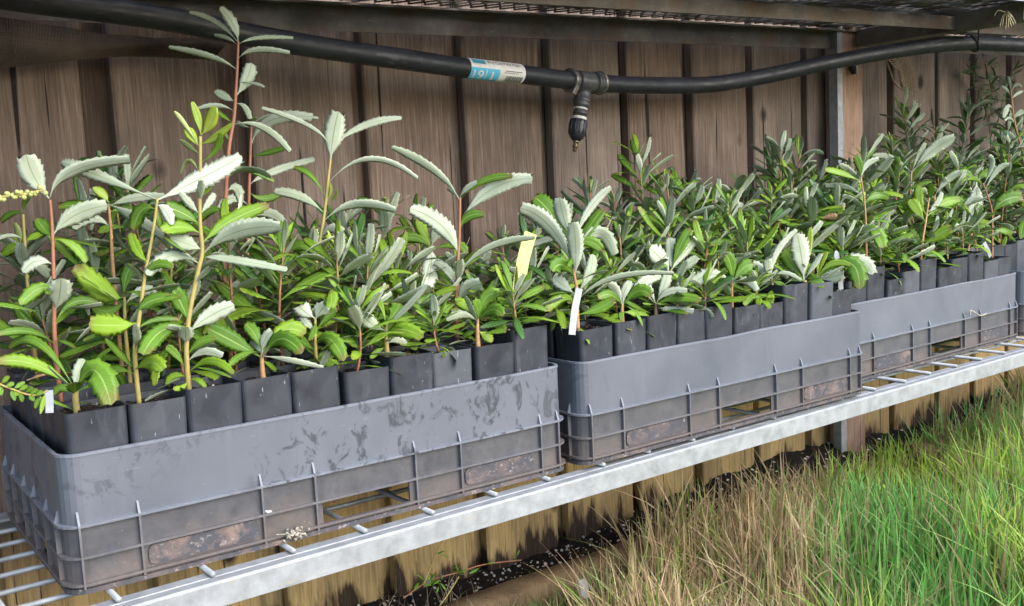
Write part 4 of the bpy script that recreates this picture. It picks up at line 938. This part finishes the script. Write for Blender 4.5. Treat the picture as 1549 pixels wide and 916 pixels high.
# ================================================================== tags, tape, litter
def strip_tag(name, pts, wid, mat, label, cat, Y, th=.0007, taper=None, nrm=None):
    P = [aty(x, y, Y) for x, y in pts] if not isinstance(pts[0], Vector) else pts
    P = catmull(P, 5); bm = bmesh.new(); L = []
    for i, p in enumerate(P):
        t = (P[min(i+1, len(P)-1)]-P[max(i-1, 0)]).normalized(); v = nrm or Vector((-.25, -1, .1)).normalized(); s = t.cross(v).normalized()*wid*.5
        if taper and i == len(P)-1: s *= taper
        nn_ = s.cross(t).normalized()*th
        L.append([bm.verts.new(q) for q in (p-s, p+s, p+s+nn_, p-s+nn_)])
    for a, b in zip(L, L[1:]):
        for k in range(4): bm.faces.new((a[k], a[(k+1) % 4], b[(k+1) % 4], b[k]))
    bm.faces.new(L[0][::-1]); bm.faces.new(L[-1]); bmesh.ops.recalc_face_normals(bm, faces=bm.faces)
    return tag(mesh_obj(name, from_bm(bm, name, mat)), label, cat)
yf = pot_base[(1, 0, 0)].y-.017
strip_tag('plant_tag', [(865, 506), (869, 470), (876, 436)], .0085, TAGW, 'long white plastic plant tag leaning in the corner pot of the clean-faced crate', 'plant tag', yf)
strip_tag('plant_tag', [(75, 624), (75, 606), (74, 590)], .0060, TAGW, 'short white plant tag at the rim of the corner pot with the drooping leaf', 'plant tag', pot_base[(0, 0, 0)].y-.019)
strip_tag('plant_tag', [(1272, 442), (1270, 415), (1264, 379)], .0085, TAGW, 'white round-topped plant tag in the last front pot of the clean-faced crate', 'plant tag', pot_base[(1, 0, 9)].y-.010, taper=.4)
strip_tag('plant_tag', [(1498, 388), (1494, 378), (1488, 366)], .008, TAGW, 'stubby white tag in the set-back crate beside the red-stemmed seedling', 'plant tag', pot_base[(2, 0, 8)].y-.018)
strip_tag('marker_tape', [(784, 440), (788, 412), (794, 382), (803, 352)], .0150, TAGY, 'yellow marker tape bent over between the first two crates', 'tape', .030, .0004)
# fern sprig drooping over the corner pot
sp_ = tag(empty('fern_sprig', aty(-20, 570, -.012)), 'pinnate sprig of small oval leaflets drooping over the corner pot', 'sprig'); Ob = sp_.location.copy()
rach = catmull([aty(x, y, -.012)-Ob for x, y in ((-20, 570), (0, 581), (20, 589), (40, 596), (58, 597), (72, 590))], 4)
bm = bmesh.new(); tube(bm, rach, .0008, 6); part('stem', bm, S_YEL, sp_, True)
for k, (bx, by, tx, ty) in enumerate(((2, 580, 14, 568), (8, 584, 22, 579), (20, 588, 38, 577), (28, 590, 42, 583), (37, 594, 50, 585), (44, 596, 57, 588), (52, 597, 66, 592), (0, 583, 2, 598), (16, 589, 23, 606), (21, 590, 28, 598), (30, 593, 34, 608), (43, 597, 52, 606), (60, 598, 66, 612), (58, 600, 53, 618), (-8, 577, -4, 592), (68, 594, 61, 626))):
    B = aty(bx, by, -.012)-Ob; T = aty(tx, ty, -.014+random.uniform(-.004, .004))-Ob; v = Vector((-.3, -.9, .35))
    me = leaf_mesh('leaf', lambda t, B=B, T=T: B.lerp(T, t), lambda t, v=v: v, .0042, [G_TOP if k % 3 else G_LIME, G_BOT], 4, .2, .25, .55, tooth=0, seed=k); mesh_obj('leaf', me, sp_)
# bud spray at the left edge
bs = tag(empty('bud_spray', aty(70, 292, .06)), 'yellow-green spray of round buds arching across the red-stemmed seedling', 'sprig'); Ob = bs.location.copy()
rach = catmull([aty(x, y, .06)-Ob for x, y in ((66, 287), (40, 292), (20, 296), (0, 297), (-25, 300))], 4); bm = bmesh.new(); tube(bm, rach, .0008, 6); part('stem', bm, S_YEL, bs, True)
BUD = plain('flower_bud', (.34, .35, .10), .6, 0, 0, 200, (.27, .31, .11))
bmb = bmesh.new(); bmesh.ops.create_icosphere(bmb, subdivisions=2, radius=.0019); mb = from_bm(bmb, 'bud', BUD, True)
for k, p in enumerate(rach+rach[1:]):
    o = mesh_obj('bud', mb, bs); o.location = p+Vector((random.uniform(-.001, .001), random.uniform(-.002, .002), random.uniform(-.003, .003))); o.scale = (random.uniform(.7, 1.3),)*3
# fallen dry leaves
def dry_leaf(px, Y, L, rz, label, tilt=.15, Z=None):
    p = aty(*px, Y); sd_ = int(px[0])
    me = proto_leaf(.5, .42, [G_DRY, G_DRY], sd_, 5, .4, .3, .3, .5); o = mesh_obj('dry_leaf', me); o.scale = (L,)*3
    o.location = p; o.rotation_euler = (tilt, -.1, rz); return tag(o, label, 'dry leaf')
b = pot_base[(0, 0, 5)]; dry_leaf((588, 541), b.y-.014, .034, .2, 'fallen tan leaf lying on the rim below the sturdy seedling')
b = pot_base[(0, 0, 0)]; dry_leaf((40, 575), b.y+.02, .05, .3, 'curled brown leaf on the soil behind the corner pot')
dry_leaf((470, 500), pot_base[(0, 0, 4)].y+.01, .035, 1.2, 'shrivelled tan leaf caught in the fifth front seedling', 1.0)
dry_leaf((1118, 470), pot_base[(1, 0, 6)].y-.012, .018, 1.0, 'small orange dead leaf on the rim of a clean-faced crate pot', .9)
dry_leaf((1310, 345), .07, .045, .4, 'crumpled pinkish dead leaf among the seedlings of the set-back crate', 1.1)
dry_leaf((1275, 330), .09, .035, 2.4, 'curled buff dead leaf standing among the set-back seedlings', 1.2)
# white fluffy blob and droppings on the first crate, stalk on the third
bm = bmesh.new(); ce = aty(447, 808, -.010); rb = random.Random(8)
for k in range(46):
    a = Vector((rb.gauss(0, .004), rb.gauss(0, .0015), rb.gauss(0, .0022))); d = Vector((rb.gauss(0, 1), rb.gauss(0, .4), rb.gauss(0, .8))).normalized()*rb.uniform(.002, .005)
    tube(bm, [ce+a, ce+a+d*.5+Vector((0, 0, .001)), ce+a+d], [.0010, .0013, .0006], 5)
tube(bm, catmull([ce, ce+Vector((-.010, -.001, .003)), ce+Vector((-.019, 0, .0045))], 4), .0005, 5)
tag(mesh_obj('fluff_clump', from_bm(bm, 'fluff_clump', FLUFF, True)), 'white fluffy clump of dried roots stuck on the crate rib', 'debris')
bm = bmesh.new()
for k in range(7):
    p = aty(405+rb.gauss(0, 3.5), 775+rb.gauss(0, 2), -.0045); bmesh.ops.create_icosphere(bm, subdivisions=2, radius=rb.uniform(.001, .0022), matrix=Matrix.Translation(p) @ Matrix.Scale(.3, 4, (0, 1, 0)))
tag(mesh_obj('dropping_splash', from_bm(bm, 'dropping_splash', PERL, True)), 'white splash of droppings on the water-stained crate', 'dropping')
bm = bmesh.new(); tube(bm, catmull([aty(x, y, .0145) for x, y in ((1467, 478), (1468, 470), (1474, 472), (1483, 477), (1492, 474))], 4), .0013, 6)
tag(mesh_obj('dry_stalk', from_bm(bm, 'dry_stalk', FLUFF, True)), 'bent pale stalk caught on the rib of the set-back crate', 'stalk')

# ================================================================== grass and weeds
def blades(name, pts, hgt, wid, lean, cols, label, mat, seg=5, seed=0):
    """pts (n,2) ground positions; hgt, wid (n,); cols (n,3)"""
    r = np.random.default_rng(seed); n_ = len(pts); a = r.random(n_)*2*PI; fa = r.random(n_)*2*PI
    ln = lean*r.random(n_)**1.3*hgt; cv = r.uniform(.8, 2.6, n_)
    z0 = np.array([ground_z(x, y) for x, y in pts])-.004
    V = np.zeros((n_, seg+1, 2, 3)); t = np.linspace(0, 1, seg+1)
    for k, tk in enumerate(t):
        off = ln*tk**cv; zz = hgt*(tk-.22*(ln/np.maximum(hgt, 1e-4))*tk**2.5)
        cx = pts[:, 0]+np.cos(a)*off; cy = pts[:, 1]+np.sin(a)*off
        ww = wid*.5*(1-tk**1.6*.94)*(.75+.5*min(1, tk*4))
        for s_, sg in ((0, -1), (1, 1)):
            V[:, k, s_, 0] = cx+np.cos(fa)*ww*sg; V[:, k, s_, 1] = cy+np.sin(fa)*ww*sg; V[:, k, s_, 2] = z0+zz
    nv = (seg+1)*2; base = np.arange(n_)[:, None]*nv; q = np.array([[2*k, 2*k+1, 2*k+3, 2*k+2] for k in range(seg)]).reshape(-1)
    F = (base+q[None]).reshape(-1)
    me = bpy.data.meshes.new(name); me.vertices.add(n_*nv); me.vertices.foreach_set('co', V.reshape(-1)); nf = n_*seg
    me.loops.add(nf*4); me.loops.foreach_set('vertex_index', F.astype(np.int32)); me.polygons.add(nf)
    me.polygons.foreach_set('loop_start', (np.arange(nf)*4).astype(np.int32)); me.polygons.foreach_set('loop_total', np.full(nf, 4, np.int32)); me.update(calc_edges=True)
    ca = me.color_attributes.new('blade_colour', 'FLOAT_COLOR', 'POINT'); cc = np.ones((n_, nv, 4)); cc[:, :, :3] = cols[:, None, :]; ca.data.foreach_set('color', cc.reshape(-1))
    me.materials.append(mat); return tag(mesh_obj(name, me), label, 'grass', None, 'stuff')
def m_blade():
    n = N('grass_blade'); at_ = n.n('ShaderNodeAttribute'); at_.attribute_name = 'blade_colour'
    c = n.mix(n.noise(n.pos(), 60, 3, .5, 0, .35, .65), at_.outputs['Color'], n.mix(.3, at_.outputs['Color'], (.35, .30, .14))); n.set(c, .45, 0, .4)
    tr = n.n('ShaderNodeBsdfTranslucent'); mx = n.n('ShaderNodeMixShader'); mx.inputs[0].default_value = .42; n.l(c, tr.inputs[0]); n.l(n.b.outputs[0], mx.inputs[1]); n.l(tr.outputs[0], mx.inputs[2]); n.l(mx.outputs[0], n.t.nodes['Material Output'].inputs[0]); return n.m
BL = m_blade()
zg = -.24
ga, gb = atz(1235, 700, -.2), atz(1262, 930, -.2)      # boundary between straw and green grass on the ground
def side(x, y): return (x-ga.x)*(gb.y-ga.y)-(y-ga.y)*(gb.x-ga.x)
sref = side(2, -.5)
gr = np.random.default_rng(5)
def scatter(n_, x0, x1, y0, y1): return np.column_stack((gr.uniform(x0, x1, n_), gr.uniform(y0, y1, n_)))
def pick(P, f): return P[np.array([f(*p) for p in P])]
def mixc(n_, *cs):
    w_ = gr.random((n_, len(cs)))**2.5; w_ /= w_.sum(1, keepdims=True); return (w_ @ np.array(cs))*gr.uniform(.6, 1.25, (n_, 1))
la, lb = atz(925, 935, -.262), atz(1040, 775, -.262)    # left limit of the straw-coloured sward
def lside(x, y): return (x-la.x)*(lb.y-la.y)-(y-la.y)*(lb.x-la.x)
lref = lside(2, -.5)
def in_green(x, y): return side(x+.035*noise.noise(Vector((x*9, y*9, 0))), y)*sref > 0 and y < .235+.02*math.sin(x*9)
def in_dry(x, y):
    return side(x+.05*noise.noise(Vector((x*9, y*9, 0))), y)*sref <= 0.05*abs(noise.noise(Vector((x*31, y*31, 0)))) and lside(x+.04*noise.noise(Vector((x*12, y*12, 7))), y)*lref > 0 and y < .235+.02*math.sin(x*9)
P = pick(scatter(40000, .55, 2.7, -.75, .27), in_green); n_ = len(P)
clump = np.array([noise.noise(Vector((x*5, y*5, 2))) for x, y in P])
far = np.clip((P[:, 0]-1.45)/.5, 0, 1)*np.clip((P[:, 1]+.1)/.2, 0, 1)
h = (.128+.06*clump)*gr.uniform(.45, 1.25, n_)*(1-.42*np.clip((P[:, 1]+.02)/.12, 0, 1)*np.clip((1.85-P[:, 0])/.2, 0, 1))
em = np.array([noise.noise(Vector((x*3.1, y*3.1, 9))) for x, y in P])[:, None] > .05
col = np.where(em, mixc(n_, (.10, .38, .06), (.16, .46, .08), (.06, .26, .05), (.24, .48, .10)), mixc(n_, (.26, .50, .05), (.42, .62, .07), (.12, .32, .04), (.58, .68, .12)))
dryf = (gr.random(n_) < .22+.5*far)[:, None]; col = np.where(dryf, mixc(n_, (.36, .30, .14), (.28, .21, .10), (.22, .24, .08)), col)
blades('green_grass', P, h, gr.uniform(.0022, .0062, n_), .72, col, 'lush bright green grass growing in front of the bench', BL, 6, 1)
P = pick(scatter(420, .6, 2.4, -.7, -.05), in_green); n_ = len(P)
blades('long_grass_blades', P, gr.uniform(.11, .18, n_), gr.uniform(.0028, .005, n_), 1.25, mixc(n_, (.24, .46, .07), (.40, .54, .12), (.16, .38, .08)), 'long arching green blades rising over the lush grass', BL, 9, 9)
P = pick(scatter(30000, .35, 1.7, -.75, .27), in_dry); n_ = len(P)
clump = np.array([noise.noise(Vector((x*7, y*7, 4))) for x, y in P])
h = (.115+.05*clump)*gr.uniform(.4, 1.2, n_)
col = mixc(n_, (.58, .42, .24), (.76, .62, .36), (.54, .30, .20), (.30, .19, .11), (.46, .46, .17), (.68, .44, .32))
gm = (gr.random(n_) < .20)[:, None]; col = np.where(gm, mixc(n_, (.24, .42, .07), (.40, .48, .12), (.16, .30, .06)), col)
blades('dry_grass', P, h, gr.uniform(.0020, .0044, n_), .95, col, 'straw-brown dry grass between the soil bank and the green grass', BL, 6, 2)
# short green tufts in front of the edging timber
P = np.array([tuple(atz(gr.uniform(740, 1040), gr.uniform(885, 1010), -.272))[:2] for _ in range(2600)]); P = pick(P, lambda x, y: y < .195 and noise.noise(Vector((x*14, y*14, 3))) > -.25); n_ = len(P)
blades('short_grass_tufts', P, gr.uniform(.03, .075, n_), gr.uniform(.0018, .0032, n_), .8, mixc(n_, (.20, .34, .08), (.36, .40, .16), (.14, .24, .07), (.45, .40, .22)), 'short pale green grass tufts beside the edging timber', BL, 5, 3)
# loose straw under the bench front
P = np.array([tuple(atz(gr.uniform(380, 720), gr.uniform(905, 1010), -.272))[:2] for _ in range(420)]); P = P[P[:, 1] < .33]; n_ = len(P)
blades('loose_straw', P, gr.uniform(.02, .075, n_), gr.uniform(.0010, .0020, n_), 1.0, mixc(n_, (.50, .42, .28), (.60, .54, .40), (.34, .24, .14)), 'thin pale straw stalks standing below the bench rail', BL, 6, 4)
# weed creeping over the soil
wd_ = tag(empty('creeping_weed', aty(596, 925, .20)), 'small green creeping weed with a red stem on the black soil', 'weed'); Ob = wd_.location.copy()
ST = [((610, 905), (646, 880), (690, 866), (735, 853), (788, 847)), ((640, 885), (655, 850), (668, 822), (680, 805)), ((665, 916), (680, 895), (694, 872))]
for si, q in enumerate(ST):
    bm = bmesh.new(); pts_ = catmull([aty(x, y, .215-.01*si)-Ob for x, y in q], 4); tube(bm, pts_, .0009, 6); part('stem', bm, S_RED if si == 0 else S_YEL, wd_, True)
rw = random.Random(4)
for k in range(34):
    bx, by = rw.choice([(648, 880), (655, 884), (662, 878), (692, 866), (700, 864), (724, 857), (775, 845), (672, 836), (650, 886), (668, 880), (640, 884)]); bx += rw.gauss(0, 5); by += rw.gauss(0, 3)
    B = aty(bx, by, .212)-Ob; L = rw.uniform(.008, .014); dv = Vector((rw.gauss(0, 1), rw.gauss(-.4, .6), rw.uniform(-.2, 1))).normalized(); place_leaf(wd_, rw.choice(LV['g']), B, dv, Vector((0, -.5, 1)), L*1.5)
# little white scrap in the grass
o = strip_tag('paper_scrap', [(884, 905), (884, 890), (880, 876)], .012, TAGW, 'small white scrap standing in the short grass', 'scrap', atz(884, 905, -.24).y, .0005)

# dark climber clinging to the fence beyond the thread scrap
cl = tag(empty('dark_climber', aty(1500, 190, .352)), 'dark shaded climber with small leaves on the fence past the tan netting', 'climber'); Ob = cl.location.copy(); rc = random.Random(12)
for q in (((1500, 260), (1496, 190), (1478, 130), (1462, 95)), ((1500, 230), (1515, 160), (1530, 110)), ((1496, 190), (1500, 140), (1490, 96))):
    pts_ = catmull([aty(x, y, .352+rc.uniform(-.008, .004))-Ob for x, y in q], 5); bm = bmesh.new(); tube(bm, pts_, .0013, 5); part('stem', bm, S_WOOD, cl, True)
    for p_ in pts_[3:]:
        for j in range(5):
            dv = Vector((rc.gauss(0, 1), rc.gauss(-.5, .5), rc.gauss(0, .8))).normalized(); place_leaf(cl, rc.choice(LV['d']), p_, dv, Vector((0, -.6, 1)), rc.uniform(.022, .04))
# scattered dead leaves on the pots
rd_ = random.Random(21)
for (ci, r, c) in ((0, 0, 7), (0, 1, 5), (0, 1, 2), (1, 0, 3), (1, 1, 6), (2, 0, 4), (2, 1, 2), (1, 0, 5), (0, 0, 3)):
    b_ = pot_base[(ci, r, c)]; o = mesh_obj('dry_leaf', proto_leaf(.9, .4, [G_DRY, G_DRY], c+r, 5, .5, .3, .3, .5)); o.scale = (rd_.uniform(.016, .028),)*3
    o.location = b_+Vector((rd_.uniform(-.014, .006), rd_.uniform(-.012, .012), .006)); o.rotation_euler = (rd_.uniform(-.4, .4), rd_.uniform(-.3, .1), rd_.random()*6)
    tag(o, 'small curled brown leaf fallen on the potting mix', 'dry leaf', 'dead leaves fallen on the pots')
